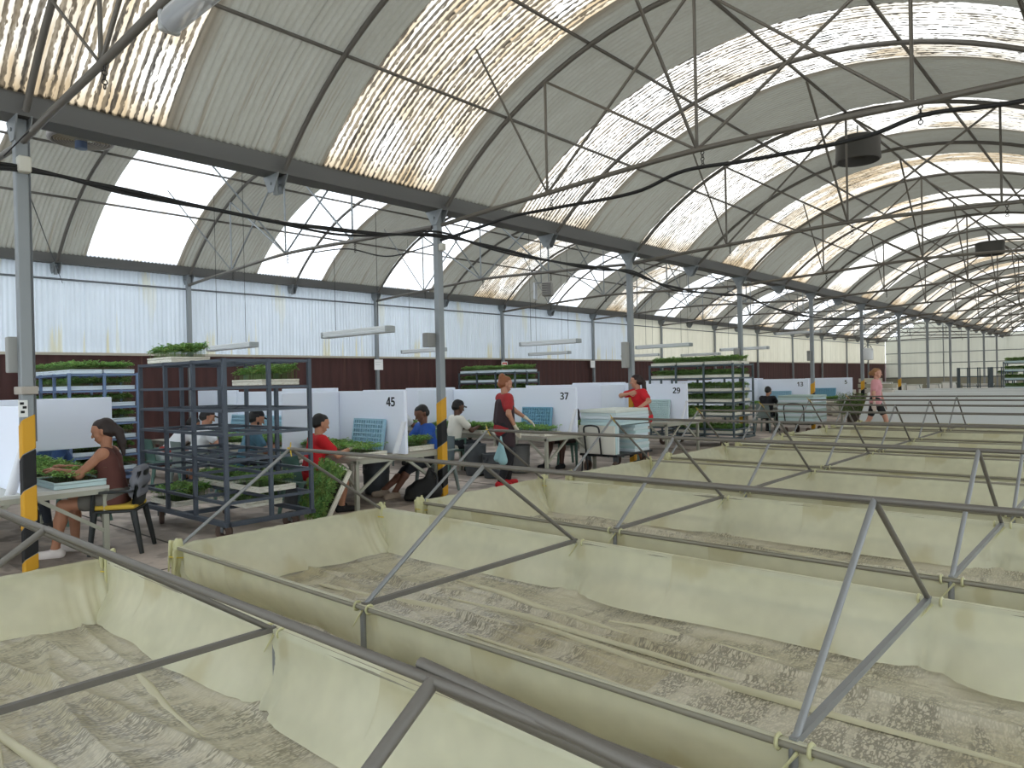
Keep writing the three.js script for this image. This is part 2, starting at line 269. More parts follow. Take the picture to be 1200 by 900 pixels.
// painted bands with slanted edges: thin jackets round the column
function jacket(y0, y1, slant) { const g = new RoundedBoxGeometry(0.108, y1 - y0, 0.108, 1, 0.012).translate(0, (y0 + y1) / 2, 0), p = g.attributes.position; for (let i = 0; i < p.count; i++) p.setY(i, p.getY(i) + slant * (p.getX(i) - p.getZ(i))); return g; }
const colLabels = ['grey steel column with yellow and black bands at the end of table 53', 'grey steel column with yellow and black bands between tables 45 and 37', 'grey steel column with boxes behind the woman with the ponytail in red', 'grey steel column rising behind the full rack by table 29', 'grey steel column at the end of the board numbered 13'];
for (let i = -1; i < 12; i++) {
  const near = i >= 0 && i < 5, t = thing('steel_column', near ? colLabels[i] : 'plain grey steel column in the far row under the gutter', 'column', [0, 0, -5 * i], 0, 'columns under the gutter');
  part(t, 'post', colGeo(0, 4.07), M.galv);
  if (i < 7) for (const [a, b, c] of [[0.02, 0.16, 1], [0.16, 0.45, 0], [0.45, 0.77, 1], [0.77, 1.09, 0], [1.09, 1.4, 1]]) part(t, 'painted_band', jacket(a, b, 0.5), c ? M.yellow : M.black, c ? 'yellow painted band' : 'black painted band');
  part(t, 'base_plate', box(0.2, 0.015, 0.2, 0, 0.0075, 0), M.galv);
  if (near) { // electrical boxes
    part(t, 'conduit', rod([0, 1.2, -0.064], [0, 3.9, -0.064], 0.013, 6), M.steel);
    if (i === 0) { part(t, 'switch_box', rbox(0.09, 0.32, 0.12, 0.01, -0.09, 1.98, 0.06), std(0x9a9a95, 0.6)); part(t, 'label_plate', rbox(0.012, 0.15, 0.07, 0.002, 0.056, 1.5, 0.04), std(0xe8e8e4, 0.6)); for (const [dy, dz] of [[0.045, 0.01], [0.01, -0.01], [-0.03, 0.005]]) part(t, 'label_mark', box(0.004, 0.022, 0.03, 0.063, 1.5 + dy, 0.04 + dz), M.black); part(t, 'clamp_plate', rbox(0.24, 0.07, 0.13, 0.008, 0, 1.66, 0.0), std(0xa79f94, 0.6)); part(t, 'junction_box', rbox(0.1, 0.14, 0.1, 0.015, 0.1, 3.65, 0.0), std(0xc4c1b4, 0.6)); }
    if (i === 1) { part(t, 'switch_box', rbox(0.11, 0.2, 0.2, 0.01, -0.09, 2.25, 0.1), std(0x8b8a85, 0.6)); part(t, 'junction_box', rbox(0.08, 0.1, 0.08, 0.012, 0.09, 3.55, 0), std(0xc4c1b4, 0.6)); }
    if (i === 2) part(t, 'speaker_box', rbox(0.1, 0.5, 0.16, 0.01, -0.06, 2.1, 0.1), std(0xa3a29c, 0.6));
    if (i === 3) part(t, 'speaker_box', rbox(0.1, 0.45, 0.16, 0.01, -0.06, 2.1, 0.1), std(0xa3a29c, 0.6));
    if (i === 4) part(t, 'switch_box', rbox(0.1, 0.3, 0.12, 0.01, -0.06, 2.2, 0.08), std(0x8b8a85, 0.6));
  }
}
for (let i = -1; i < 12; i++) if (i) { const t = thing('steel_column', 'plain grey steel column of the row past the beds', 'column', [8, 0, -5 * i - 0.28], 0, 'columns of the row past the beds'); part(t, 'post', colGeo(0, 4.07), M.galv); part(t, 'base_plate', box(0.2, 0.015, 0.2, 0, 0.0075, 0), M.galv); }

// cables
const sag = (a, b, d, n = 6) => { const r = []; for (let i = 0; i <= n; i++) { const t = i / n; r.push([mixn(a[0], b[0], t), mixn(a[1], b[1], t) - d * 4 * t * (1 - t) + 0.02 * Math.sin(7 * t + a[2]), mixn(a[2], b[2], t)]); } return r; };
const bundlePts = (dy, w) => [[0.09, 3.62, 5], ...sag([0.09, 3.62, 4.9], [0.09, 3.62, 0.06], 0.2).slice(1), ...sag([0.09, 3.62, 0], [0.09, 3.7, -4.93], 0.13 + w).slice(1), ...sag([0.09, 3.7, -5], [0.09, 3.66, -9.9], 0.03 + w).slice(1), ...sag([0.09, 3.66, -10], [0.09, 3.62, -15], 0.12 + w).slice(1), ...sag([0.09, 3.62, -15], [0.09, 3.62, -25], 0.3).slice(1)].map(([x, y, z]) => [x, y + dy + w * 0.5 * Math.sin(z * 2.3), z]);
const bundle = thing('cable_bundle', 'bundle of black cables sagging along the columns under the gutter', 'cable');
part(bundle, 'cable', tube(bundlePts(0, 0), 0.018, 220, 6), M.cable); part(bundle, 'cable', tube(bundlePts(0.02, 0.05), 0.016, 220, 6), M.cable); part(bundle, 'cable', tube(bundlePts(-0.015, -0.03), 0.012, 220, 6), M.cable);
solo('cable', 'single black cable slung along the tie bar over the beds', 'cable', tube([[0.14, 3.63, -4.93], [0.8, 3.68, -4.93], [1.46, 3.735, -4.93], [2.15, 3.72, -4.93], [3.34, 3.697, -4.93], [3.86, 3.8, -4.93], [4.6, 3.756, -4.93], [5.68, 3.733, -4.93], [6.08, 3.8, -4.93], [6.8, 3.728, -4.93], [8, 3.8, -4.93]], 0.02, 90, 6), M.cable);
solo('cable', 'thin drooping black cable tied to the tie bar over table 45', 'cable', tube([[-0.12, 3.63, -5.07], [-1.2, 3.6, -5.07], [-2.2, 3.85, -5.05], [-3.2, 3.93, -5.05]], 0.011, 40, 5), M.cable);
// thin wires stretched across the roof near the first truss
for (const [a, b, l] of [[[-0.1, 3.75, 0.1], [4.4, 4.9, -0.6], 'thin dark wire stretched from the banded column up towards the roof'], [[-7.9, 3.7, -2.6], [-0.1, 3.72, 0], 'thin dark wire stretched from the white wall to the banded column']]) solo('wire', l, 'wire', rod(a, b, 0.006, 5), M.cable);

// round fans under the roof ridge
function fan(label, pos, r, flat) {
  const t = thing('roof_fan', label, 'fan', pos, 0.4), dark = std(0x4c4a46, 0.6, 0.2);
  if (!flat) {
    const g = new THREE.LatheGeometry([[r * 0.94, -0.19], [r, -0.17], [r * 0.97, 0.0], [r, 0.17], [r * 0.92, 0.19], [r * 0.9, 0.15], [r * 0.9, -0.15], [r * 0.94, -0.19]].map(([x, y]) => new THREE.Vector2(x, y)), 28);
    part(t, 'drum', g, dark);
  } else part(t, 'drum', new THREE.LatheGeometry([[r * 0.9, -0.06], [r, -0.05], [r, 0.05], [r * 0.9, 0.06], [r * 0.88, 0], [r * 0.9, -0.06]].map(([x, y]) => new THREE.Vector2(x, y)), 28), std(0x77706a, 0.6));
  part(t, 'motor', new THREE.CylinderGeometry(0.08, 0.08, 0.16, 14).translate(0, flat ? -0.08 : 0, 0), flat ? std(0x4c5a73, 0.5, 0.3) : dark);
  for (let k = 0; k < 5; k++) part(t, 'blade', new THREE.BoxGeometry(r * 0.82, 0.008, 0.13).rotateX(0.45).translate(r * 0.45, 0, 0).rotateY(k * 1.2566), flat ? std(0x8b7d66, 0.7) : dark);
  if (flat) for (let k = 0; k < 10; k++) part(t, 'guard_ring', new THREE.TorusGeometry(r * (0.12 + 0.085 * k), 0.004, 4, 24).rotateX(1.5708).translate(0, -0.055, 0), std(0x9a9486, 0.6));
  part(t, 'hanger', [rod([0, 0.05, 0], [0, archY(4) - pos[1] - 0.02, 0], 0.012, 6), bar([-r, 0.1, 0], [r, 0.1, 0], 0.03, 0.03)], M.steel);
}
fan('dark drum-shaped fan hung under the ridge above the beds', [4, 5.28, -10.6], 0.34, 0);
fan('dark drum-shaped fan hung under the ridge far down the hall', [4, 5.28, -23.6], 0.38, 0);
fan('round caged fan with brown blades under the side roof', [-4, 5.3, -1.75], 0.42, 1);
// lamp with a clear tube cover on the nearest tie bar
const tl = thing('tube_lamp', 'clear plastic tube lamp fixed to the nearest tie bar', 'lamp', [3.45, 3.84, 0]);
part(tl, 'cover', new THREE.CapsuleGeometry(0.07, 0.56, 6, 14).rotateZ(1.5708), phys({ color: 0xd8dadd, roughness: 0.3, transmission: 0.6 }));
part(tl, 'tray', rbox(0.6, 0.03, 0.1, 0.008, 0, 0.05, 0), std(0xb9bbb8, 0.6)); part(tl, 'tube', rod([-0.28, 0, 0], [0.28, 0, 0], 0.016, 8), std(0xf2f2ee, 0.4)); for (const q of [-0.33, 0.33]) part(tl, 'end_cap', rbox(0.05, 0.13, 0.13, 0.02, q, 0, 0), std(0xa9aaa8, 0.5)); for (const q of [-0.2, 0.2]) part(tl, 'clip', box(0.02, 0.12, 0.02, q, 0.1, 0), M.steel);
// hanging strip lamps over the tables
const stripLabels = ['white strip lamp hung over the tall cart', 'white strip lamp hung above the boys in red and blue', 'white strip lamp hung near the wall behind the banded column', 'white strip lamp hung above the woman in the dark apron', 'white strip lamp near the brown wall beyond the standing woman in the apron', 'white strip lamp hung over the packed grey rack', 'white strip lamp hung above the person in black', 'white strip lamp near the wall above the last screen', 'white strip lamp near the wall beyond the rack with two rows of trays', 'white strip lamp hung highest, up by the tie bars'];
[[-4.88, 2.31, -4.0], [-1.70, 2.365, -4.25], [-6.6, 2.42, -9.8], [-2.63, 2.41, -9.8], [-6.8, 2.43, -15], [-2.4, 2.42, -14.1], [-2.7, 2.47, -19.6], [-5.7, 2.45, -22.6], [-6.8, 2.43, -20.2], [-2.35, 3.08, -23.3]].forEach(([x, y, z], i) => {
  const t = thing('strip_lamp', stripLabels[i] ?? 'white strip lamp hung above the far tables', 'lamp', [x + 0.77, y, z], 0, 'strip lamps over the tables');
  part(t, 'housing', rbox(1.55, 0.05, 0.13, 0.012, 0, 0.045, 0), std(0xd9dbd9, 0.5)); part(t, 'diffuser', rbox(1.48, 0.05, 0.15, 0.02, 0, 0, 0), phys({ color: 0xeef0f0, roughness: 0.35, transmission: 0.3 }));
  for (const q of [-0.76, 0.76]) part(t, 'end_cap', rbox(0.04, 0.09, 0.155, 0.01, q, 0.02, 0), std(0x9fa3a2, 0.5));
  const up = archY(clamp(((x + 0.77 + 8) % 8), 0.5, 7.5)) - y; part(t, 'wire', [rod([-0.5, 0.06, 0], [-0.5, up, 0], 0.004, 5)], M.cable); part(t, 'wire', [rod([0.5, 0.06, 0], [0.5, up, 0], 0.004, 5)], M.cable);
});
// grey heater boxes hanging under the side roof
const hb = thing('heater', 'pair of hanging grey heater boxes under the side roof', 'heater', [-4, 3.95, -12.2], 0.5);
part(hb, 'box', rbox(0.26, 0.34, 0.3, 0.02, 0.16, 0, 0), std(0x8f8a82, 0.6)); part(hb, 'grille', Array.from({ length: 7 }, (_, i) => box(0.22, 0.012, 0.015, 0.16, -0.13 + 0.043 * i, 0.155)), std(0x2c2a28, 0.7)); part(hb, 'panel', rbox(0.05, 0.42, 0.3, 0.01, -0.16, -0.04, 0), std(0xb7b9bb, 0.5)); part(hb, 'hanger', [rod([0, 0.17, 0], [0, 1.76, 0], 0.012, 6), box(0.36, 0.02, 0.05, 0, 0.17, 0)], M.steel);
// signs on the wall posts
const signTex = (red) => { const c = document.createElement('canvas'); c.width = c.height = 128; const g = c.getContext('2d'); g.fillStyle = '#f3f1ee'; g.fillRect(0, 0, 128, 128); if (red) { g.fillStyle = '#c8473c'; g.fillRect(14, 14, 100, 100); g.fillStyle = '#f5efe9'; g.fillRect(28, 38, 72, 34); g.fillStyle = '#c8473c'; g.fillRect(40, 48, 48, 12); g.fillStyle = '#f5efe9'; g.fillRect(30, 82, 68, 16); } else { g.fillStyle = '#d9d9d6'; g.fillRect(16, 30, 90, 8); g.fillRect(16, 60, 70, 8); } const t = new THREE.CanvasTexture(c); t.colorSpace = THREE.SRGBColorSpace; return t; };
[[-10, 2.16, 0.28, 0, 'plain white sign on the wall post behind board 45'], [-15, 2.13, 0.28, 1, 'red and white square sign on the wall post'], [-19.85, 2.2, 0.26, 0, 'plain white sign on the wall post left of the red woman']].forEach(([z, y, s, red, l]) => { const m = solo('sign', l.replace('left of the red woman', 'beyond board 37'), 'sign', new THREE.BoxGeometry(0.012, s, s), [std(0xffffff, 0.6, 0, { map: signTex(red) }), ...Array(5).fill(std(0xf3f1ee, 0.6))], [-7.87, y, z]); });

// ---------- nursery beds: steel frames with thin yellowish film ----------
const filmTex = tex(1536, 1536, (u, v) => { // 2.5 m square; damp crackle in short dashes showing through the film
  const x = u * 2.5, y = v * 2.5, patch = sstep(0.34, 0.56, fbm(x * 1.6, y * 1.7, 4)), wob = fbm(x * 3, y * 2.2, 2), row = 0.3 + 0.7 * sstep(0.36, 0.56, fbm(x * 13 + 1.6 * wob, y * 2.4, 2));
  const r1 = 1 - Math.abs(2 * fbm(x * 96 + 6 * wob, y * 34, 2) - 1), f2 = fbm(x * 190, y * 80, 2), dark = sstep(0.6, 0.9, r1 * 0.78 + f2 * 0.38) * row * (0.14 + 0.86 * patch), mud = sstep(0.5, 0.66, fbm(x * 1.2 + 9, y * 1.0 + 2, 4));
  let c = lerp3([204, 197, 176], [188, 179, 154], fbm(x * 4, y * 4, 3)); c = lerp3(c, [160, 148, 112], mud * 0.5); return lerp3(c, lerp3([92, 86, 72], [122, 116, 100], f2), dark * 0.7);
});
const filmBump = tex(1024, 1024, (u, v) => { const x = u * 2.5, y = v * 2.5, a = 1 - Math.abs(2 * fbm(x * 4 + 2 * fbm(y * 2, x * 2, 2), y * 10, 3) - 1), b = 1 - Math.abs(2 * fbm(x * 40, y * 18 + 5, 3) - 1), g = 255 * clamp(0.7 * a * a * a + 0.3 * b * b); return [g, g, g]; }, false);
const skirtBump = tex(512, 512, (u, v) => { const a = 1 - Math.abs(2 * fbm(u * 5 + v * 3, v * 5 - u * 3, 3) - 1), b = fbm(u * 22, v * 22, 3), g = 255 * clamp(0.6 * a * a * a + 0.3 * b); return [g, g, g]; }, false);
const skirtTex = tex(512, 512, (u, v) => { const n = fbm(u * 4, v * 4, 4), m = fbm(u * 30, v * 30, 2), d = sstep(0.6, 0.72, fbm(u * 7 + 3, v * 5, 4)); return lerp3(lerp3([230, 227, 200], [219, 216, 184], n).map((c) => c * (0.96 + 0.06 * m)), [186, 172, 126], d * 0.35); });
M.filmFloor = phys({ map: filmTex, roughness: 0.28, bumpMap: filmBump, bumpScale: 0.006, specularIntensity: 0.9 });
M.filmSkirt = phys({ map: skirtTex, roughness: 0.5, transmission: 0.34, bumpMap: skirtBump, bumpScale: 0.008, specularIntensity: 0.6 });
M.fold = phys({ color: 0xcdc6a6, roughness: 0.45, transmission: 0.15 });
M.knot = phys({ color: 0xd8d4a4, roughness: 0.55, transmission: 0.3 });
const bedLabels = ['film-lined bed with two dark ridge poles beside the table numbered 53', 'film-lined bed ending beside the tall cart and table 45', 'film-lined bed ending beside the woman in the dark apron', 'film-lined bed ending beside the trolley of stacked trays', 'film-lined bed ending level with the table numbered 29', 'film-lined bed ending beside the rack full of green trays', 'film-lined bed two rows before the walking woman', 'last open film-lined bed before the walking woman in pink'];
const RAILY = 0.4, X1 = 7.66;
for (let k = -1; k <= 6; k++) {
  const zl = -0.54 - 2.5 * k + (k === -1 ? -1.99 + 0.0 : 0), z0 = k === -1 ? -0.03 : zl, z1 = k === -1 ? 1.97 : z0 - 2.0, dir = Math.sign(z1 - z0);
  const za = Math.max(z0, z1), zb = Math.min(z0, z1), x0 = 1.76 + 0.035 * Math.max(0, k), fx = [x0 + 0.02, k < 0 ? 4.12 : 4.17 + 0.02 * k, k < 0 ? 6.46 : 6.56 + 0.015 * k];
  const t = thing('nursery_bed', bedLabels[k + 1], 'bed'), zm = (za + zb) / 2, near = k <= 1, sd = 40 + k * 17;
  for (const z of [za, zb]) part(t, 'rail', rod([x0, RAILY, z], [X1, RAILY, z], 0.017, 8), M.rail);
  part(t, 'end_rail', rod([x0, RAILY, za], [x0, RAILY, zb], 0.012, 8), M.tubeDark);
  for (const x of fx) for (const z of [za, zb]) part(t, 'post', rod([x, 0, z], [x, RAILY, z], 0.017, 8), M.tubeGrey);
  const ridgeY = 1.09;
  fx.forEach((x, i) => {
    if (i) part(t, 'cross_bar', bar([x, RAILY + 0.012, za], [x, RAILY + 0.012, zb], 0.028, 0.028), i === 2 ? M.tubeGrey : M.tubeDark);
    for (const z of [za, zb]) part(t, 'sloping_leg', rod([x, RAILY, z], [x, ridgeY, zm], 0.0145, 8), z === za && k >= 0 ? M.tubeGrey : M.tubeDark);
  });
  part(t, 'ridge_pole', rod([x0, ridgeY, zm], [X1, ridgeY, zm], k < 0 ? 0.0115 : 0.016, 8), M.tubeDark);
  if (k === -1) part(t, 'ridge_pole', rod([6.4, ridgeY + 0.012, zm - 0.02], [X1, ridgeY - 0.02, zm + 0.05], 0.0125, 8), M.tubeDark);
  // film: two side skirts, an end skirt and a floor sheet with folds
  const L = X1 - x0, nu = near ? 150 : 60;
  const wav = (x, s) => fbm(x * 0.9 + s, s * 3.1, 3);
  [[za, -1], [zb, 1]].forEach(([z, into], si) => part(t, 'side_film', sheet(nu, near ? 14 : 8, (s, q) => {
    const x = x0 + s * L, sw = wav(x, sd + si * 5), depth = 0.10 + 0.30 * sw * sw, post = Math.min(...fx.map((f) => Math.abs(x - f))), pull = 1 - 0.55 * Math.exp(-post * post * 30);
    const a = Math.max(0, q - 0.06) / 0.94, w = 0.016 * Math.sin(x * 2.6 + a * 5 + sd) * a + 0.014 * (fbm(x * 3 + a * 2.2, a * 3 + sd, 3) - 0.5) * (a > 0 ? 1 : 0);
    const gath = Math.exp(-Math.pow((x - x0) / 0.3, 2)), pin = Math.exp(-post * post * 40); const w2 = a * (0.022 * Math.sin(x * 46) * gath + 0.026 * Math.sin((x - fx[0]) * 44 + a * 4) * pin); const y = q < 0.06 ? RAILY + 0.02 : mixn(RAILY + 0.02, 0.03 + 0.05 * sw, Math.pow(a, 0.92)); return [x, y, z + (q < 0.06 ? -into * 0.019 * (1 - q / 0.06) * 1.2 : into * (0.018 + depth * Math.pow(a, 2.2) * pull + w + w2)), x * 0.4, y * 0.4 + sd];
  }), M.filmSkirt));
  part(t, 'end_film', sheet(near ? 140 : 60, 20, (s, q) => {
    const z = mixn(za, zb, s), sw = wav(z * 1.4, sd + 11), bunch = Math.exp(-Math.pow(Math.min(s, 1 - s) * 9, 2)), pl = (0.03 * Math.sin(z * 42 + 3 * sw) + 0.016 * Math.sin(z * 97)) * bunch;
    const top = RAILY + 0.024 + 0.014 * fbm(z * 12, sd, 2), b = Math.max(0, q - 0.15) / 0.85, y = q < 0.15 ? mixn(RAILY - 0.05, top, Math.sin((q / 0.15) * 1.5708)) : mixn(top, 0.04, Math.pow(b, 0.95)); return [q < 0.15 ? x0 - 0.024 + 0.05 * (q / 0.15) : x0 + 0.026 + (0.08 + 0.22 * sw) * b * b + pl * b + 0.012 * Math.sin(b * 6 + z * 9) * b, y, z, z * 0.4 + 3, y * 0.4];
  }), M.filmSkirt);
  const folds = []; seed = 900 + k * 77; for (let i = 0; i < (near ? 16 : 8); i++) { const big = i < 4; folds.push({ x: rr(x0 + 0.2, X1 - 0.8), z: rr(zb + 0.25, za - 0.25), a: rr(-0.22, 0.26), l: rr(0.8, 2.6), h: big ? rr(0.03, 0.05) : rr(0.018, 0.04), w: big ? rr(0.06, 0.11) : rr(0.02, 0.04), c: rr(-0.12, 0.12) }); };
  part(t, 'floor_film', sheet(near ? 220 : 90, near ? 150 : 40, (s, q) => {
    const x = x0 + 0.06 + s * (L - 0.06), z = za - 0.03 + q * (zb - za + 0.06); let h = 0.012 + 0.010 * fbm(x * 2.2, z * 3.1 + sd, 3) + 0.008 * Math.pow(1 - Math.abs(2 * fbm(x * 4 + sd, z * 7, 3) - 1), 3);
    for (const f of folds) { const dx = x - f.x, dz = z - f.z, u = dx * Math.cos(f.a) + dz * Math.sin(f.a), v = -dx * Math.sin(f.a) + dz * Math.cos(f.a) - f.c * u * u, m = sstep(f.l, f.l * 0.4, Math.abs(u)); h += f.h * m * Math.exp((-1.4 * Math.abs(v)) / (f.w * (v > 0 ? 0.6 : 1.6))); }
    const e = Math.min(z - zb, za - z); h += 0.045 * Math.exp(-Math.pow(e / 0.12, 2)); return [x, h, z, x * 0.4 + sd * 0.37, z * 0.4];
  }), M.filmFloor);
  if (k < 3) { // folds of doubled film lying along the bed
    seed = 310 + k * 13; const n = k < 1 ? 8 : 5;
    for (let i = 0; i < n; i++) {
      const fxa = rr(x0 + 0.3, X1 - 2.6), len = rr(1.1, 2.8), fz = mixn(zb + 0.3, za - 0.3, (i + 0.5) / n) + rr(-0.08, 0.08), sl = rr(-0.16, 0.2), wv = rr(0.02, 0.07), ph = rr(0, 6), wd = rr(0.018, 0.034), hh = rr(0.018, 0.034);
      part(t, 'film_fold', sheet(40, 6, (s, q) => { const x = fxa + s * len, env = Math.pow(Math.sin(Math.PI * clamp(s * 0.96 + 0.02)), 0.4), a = q * Math.PI, ww = wd * env * (1 + 0.3 * Math.sin(s * 9 + ph)); return [x, 0.026 + (hh * env * Math.sin(a)) * (1 + 0.25 * Math.sin(s * 13 + ph)), fz + sl * (s - 0.5) + wv * Math.sin(s * 4 + ph) + ww * Math.cos(a), x * 0.4, q * 0.05]; }), M.fold);
    }
  }
  for (const z of [za, zb]) { // gathered film tied round the corner posts
    seed = 77 + k * 5 + (z === za ? 1 : 0); const caps = [];
    for (let i = 0; i < 30; i++) { const a = rr(0, 6.28), r = rr(0.012, 0.06), y = rr(0.36, 0.47), d = rr(-0.02, 0.03), e = rr(0.5, 1.7); caps.push([x0 + r * Math.cos(a) + d, y, z + r * Math.sin(a), x0 + e * r * Math.cos(a) + d, y - rr(0.04, 0.3), z + e * r * Math.sin(a), rr(0.008, 0.02), rr(0.006, 0.013)]); } caps.push([x0, 0.2, z, x0, 0.42, z, 0.03, 0.035]);
    part(t, 'tied_film', blob(caps, near ? 0.007 : 0.012, 0.008), M.knot);
    if (near) part(t, 'cord', new THREE.TorusGeometry(0.06, 0.006, 6, 16).rotateX(1.4).translate(x0 + 0.01, 0.33, z), std(0xcdb64a, 0.7));
  }
  for (const x of fx.slice(1)) for (const z of [za, zb]) part(t, 'tie', [new THREE.TorusGeometry(0.024, 0.008, 5, 10).rotateY(1.57).translate(x + 0.06, RAILY, z), new THREE.TorusGeometry(0.024, 0.008, 5, 10).rotateY(1.57).translate(x - 0.05, RAILY, z), cone([x + 0.02, RAILY - 0.01, z + 0.02], [x - 0.05, RAILY - 0.11, z + 0.035], 0.008, 0.003, 5)], M.knot);
  if (k >= 0) { part(t, 'cord', [new THREE.TorusGeometry(0.022, 0.007, 5, 10).rotateX(1.2).translate(x0 + 0.02, ridgeY, zm), cone([x0 + 0.02, ridgeY, zm], [x0 - 0.05, ridgeY + 0.05, zm - 0.05], 0.008, 0.004, 5), cone([x0 + 0.02, ridgeY, zm], [x0 + 0.09, ridgeY - 0.06, zm + 0.03], 0.008, 0.004, 5)], std(0xc9a93a, 0.7), 'yellow cord knot'); }
}
// tent of pale sheet over the beds beyond
const tent = thing('covered_bed', 'white sheet drawn over bed frames like a long low tent', 'covered bed');
for (let k = 0; k < 3; k++) {
  const zA = -18.04 - 2.5 * k, x0 = 1.85 + 0.05 * k;
  part(tent, 'cover_sheet', sheet(70, 26, (s, q) => { const x = mixn(x0 - 0.05, X1, s), a = q * 2, side = Math.abs(a - 1), z = zA - 2 * q; let y = mixn(1.12, 0.36, Math.pow(side, 1.0)); y += -0.05 * Math.sin(s * Math.PI * 2.9) ** 2 * Math.sin(side * 3.14) + 0.02 * (fbm(x * 2, z * 3, 3) - 0.5); return [x, y, z, x * 0.4, z * 0.4]; }), M.tarp);
  part(tent, 'side_sheet', sheet(70, 6, (s, q) => { const x = mixn(x0 - 0.05, X1, s); return [x, mixn(0.36, 0.02, q), zA + 0.03 * q + 0.03 * Math.sin(x * 5) * q, x * 0.4, q * 0.2]; }), M.tarp);
  part(tent, 'end_sheet', sheet(8, 20, (s, q) => { const z = zA - 2 * q, top = mixn(1.12, 0.36, Math.abs(2 * q - 1)); return [x0 - 0.05 - 0.03 * s, mixn(top, 0.02, s), z, z * 0.4, s * 0.4]; }), M.tarp);
  for (const x of [x0 + 0.05, 4.3, 6.65]) for (const z of [zA - 0.04, zA - 1.96]) part(tent, 'sloping_leg', rod([x, 0.0, z], [x, 0.36, z], 0.016, 6), M.tubeDark);
}
// ---------- work tables with white partition boards ----------
const font = await new FontLoader().loadAsync('fonts/droid/droid_sans_bold.typeface.json');
const ink = std(0x17181c, 0.7);
const tables = [[-0.04, '53', -0.28], [-4.29, '45', -0.06], [-8.1, '37', -0.02], [-12.05, '29', 0], [-15.9, '', -2.6], [-19.6, '13', -0.07], [-23.5, '5', 0]];
const T = {};
tables.forEach(([zc, num, xe], i) => {
  const W = 1.44, L = [6.4, 6.4, 6.4, 5.0, 4.2, 6, 6][i], nm = num || '21', xa = xe, y = 0.7;
  const t = thing('work_table', ['pale steel work table where the woman with the ponytail sits, board 53', 'long work table with the boys in red and in blue, board 45', 'long work table the woman in the dark apron reaches over, board 37', 'work table behind the trolley of stacked trays, board 29', 'work table mostly hidden behind the packed grey rack', 'far work table where the person in black sits, board 13', 'last work table in the row, with board 5'][i], 'table', [0, 0, zc]);
  part(t, 'top', [rbox(L, 0.035, W, 0.006, xa - L / 2, y - 0.0175, 0)], i ? M.tableTop : std(0xc9c9c2, 0.7));
  part(t, 'apron', [bar([xa - 0.02, y - 0.055, -W / 2 + 0.02], [xa - 0.02, y - 0.055, W / 2 - 0.02], 0.04, 0.05), bar([xa - L, y - 0.055, W / 2 - 0.03], [xa, y - 0.055, W / 2 - 0.03], 0.05, 0.04), bar([xa - L, y - 0.055, -W / 2 + 0.03], [xa, y - 0.055, -W / 2 + 0.03], 0.05, 0.04)], M.tableFrame);
  for (const lx of [xa - 0.04, xa - 2.1, xa - 4.2, xa - L + 0.05]) for (const s of [-1, 1]) {
    part(t, 'leg', bar([lx, 0, s * (W / 2 - 0.03)], [lx, y - 0.03, s * (W / 2 - 0.03)], 0.05, 0.05), M.tableFrame);
    if (lx > xa - 3) part(t, 'brace', bar([lx, 0.25, s * (W / 2 - 0.05)], [lx, y - 0.08, s * 0.12], 0.035, 0.035), M.tableFrame);
    part(t, 'brace', bar([lx, 0.3, s * (W / 2 - 0.03)], [lx + (lx < xa - 5 ? 0.35 : -0.38), y - 0.08, s * (W / 2 - 0.03)], 0.03, 0.03), M.tableFrame);
  }
  const p = thing('desk_screen', ['white foam screen numbered 53 with a hanging divider, by the first banded column', 'white foam screen numbered 45 between the boys in red and blue', 'white foam screen numbered 37 behind the woman in the dark apron', 'white foam screen numbered 29 behind the woman in red', 'white foam screen on the table behind the packed rack', 'white foam screen numbered 13 behind the person in black', 'white foam screen numbered 5 at the end of the row'][i], 'screen', [0, 0, zc]); let first;
  const top = 1.53 + (i === 1 ? 0.04 : 0), th = 0.05; let x = xa + (i === 1 ? 0.14 : i ? 0.1 : 0.18);
  for (let k = 0; k < (i === 4 ? 2 : i === 3 ? 3 : 4); k++) { const w = k ? 1.5 : 1.55, h = top - 0.7 + [0, 0.03, -0.01, 0.02][k] * (i % 2 ? 1 : -1) - (k ? 0 : 0.02); const bd = part(p, 'board', rbox(w - 0.006, h, th, 0.008, x - w / 2, 0.702 + h / 2, k % 2 ? 0.012 : 0), M.board); first ??= bd; x -= w; }
  const dx = [-1.5, -1.42, -3.0, -1.5, -3, -1.5, -3][i], dz = i === 0 ? [-1, 1.14] : [1, 0.92];
  const db = i === 0 ? 1.0 : 0.72, dtop = i === 0 ? 1.565 : top - 0.02;
  part(p, 'divider', rbox(0.045, dtop - db, dz[1], 0.008, dx, (db + dtop) / 2, dz[0] * (dz[1] / 2 + 0.03)), M.board);
  part(p, 'divider', rbox(0.045, top - 0.75, 0.6, 0.008, dx - 1.5, (top + 0.75) / 2, (i === 0 ? 1 : -1) * 0.34), M.board);
  // rolled end sheet of the board
  if (i < 4) part(p, 'end_flap', sheet(8, 6, (s, q) => { const a = (s - 0.5) * 2.4; return [xa + (i === 1 ? 0.14 : i ? 0.1 : 0.16) - 0.03 + 0.05 * Math.cos(a) - 0.25 * q * 0.3, 0.72 + (1 - q) * 0.42, 0.03 + 0.05 * Math.sin(a) + 0.10 * q]; }), phys({ color: 0xe9ebef, roughness: 0.6, transmission: 0.2 }));
  if (num) {
    const g = new TextGeometry(num, { font, size: 0.125, depth: 0.003, curveSegments: 4 }); g.computeBoundingBox(); const w = g.boundingBox.max.x;
    part(first, 'number', g.translate((i ? xa - 0.06 : xa + 0.18) - w, top - 0.2 - 0.03, th / 2), ink, `black number ${num}`);
  }
  T[nm] = { zc, xa, y, W };
});

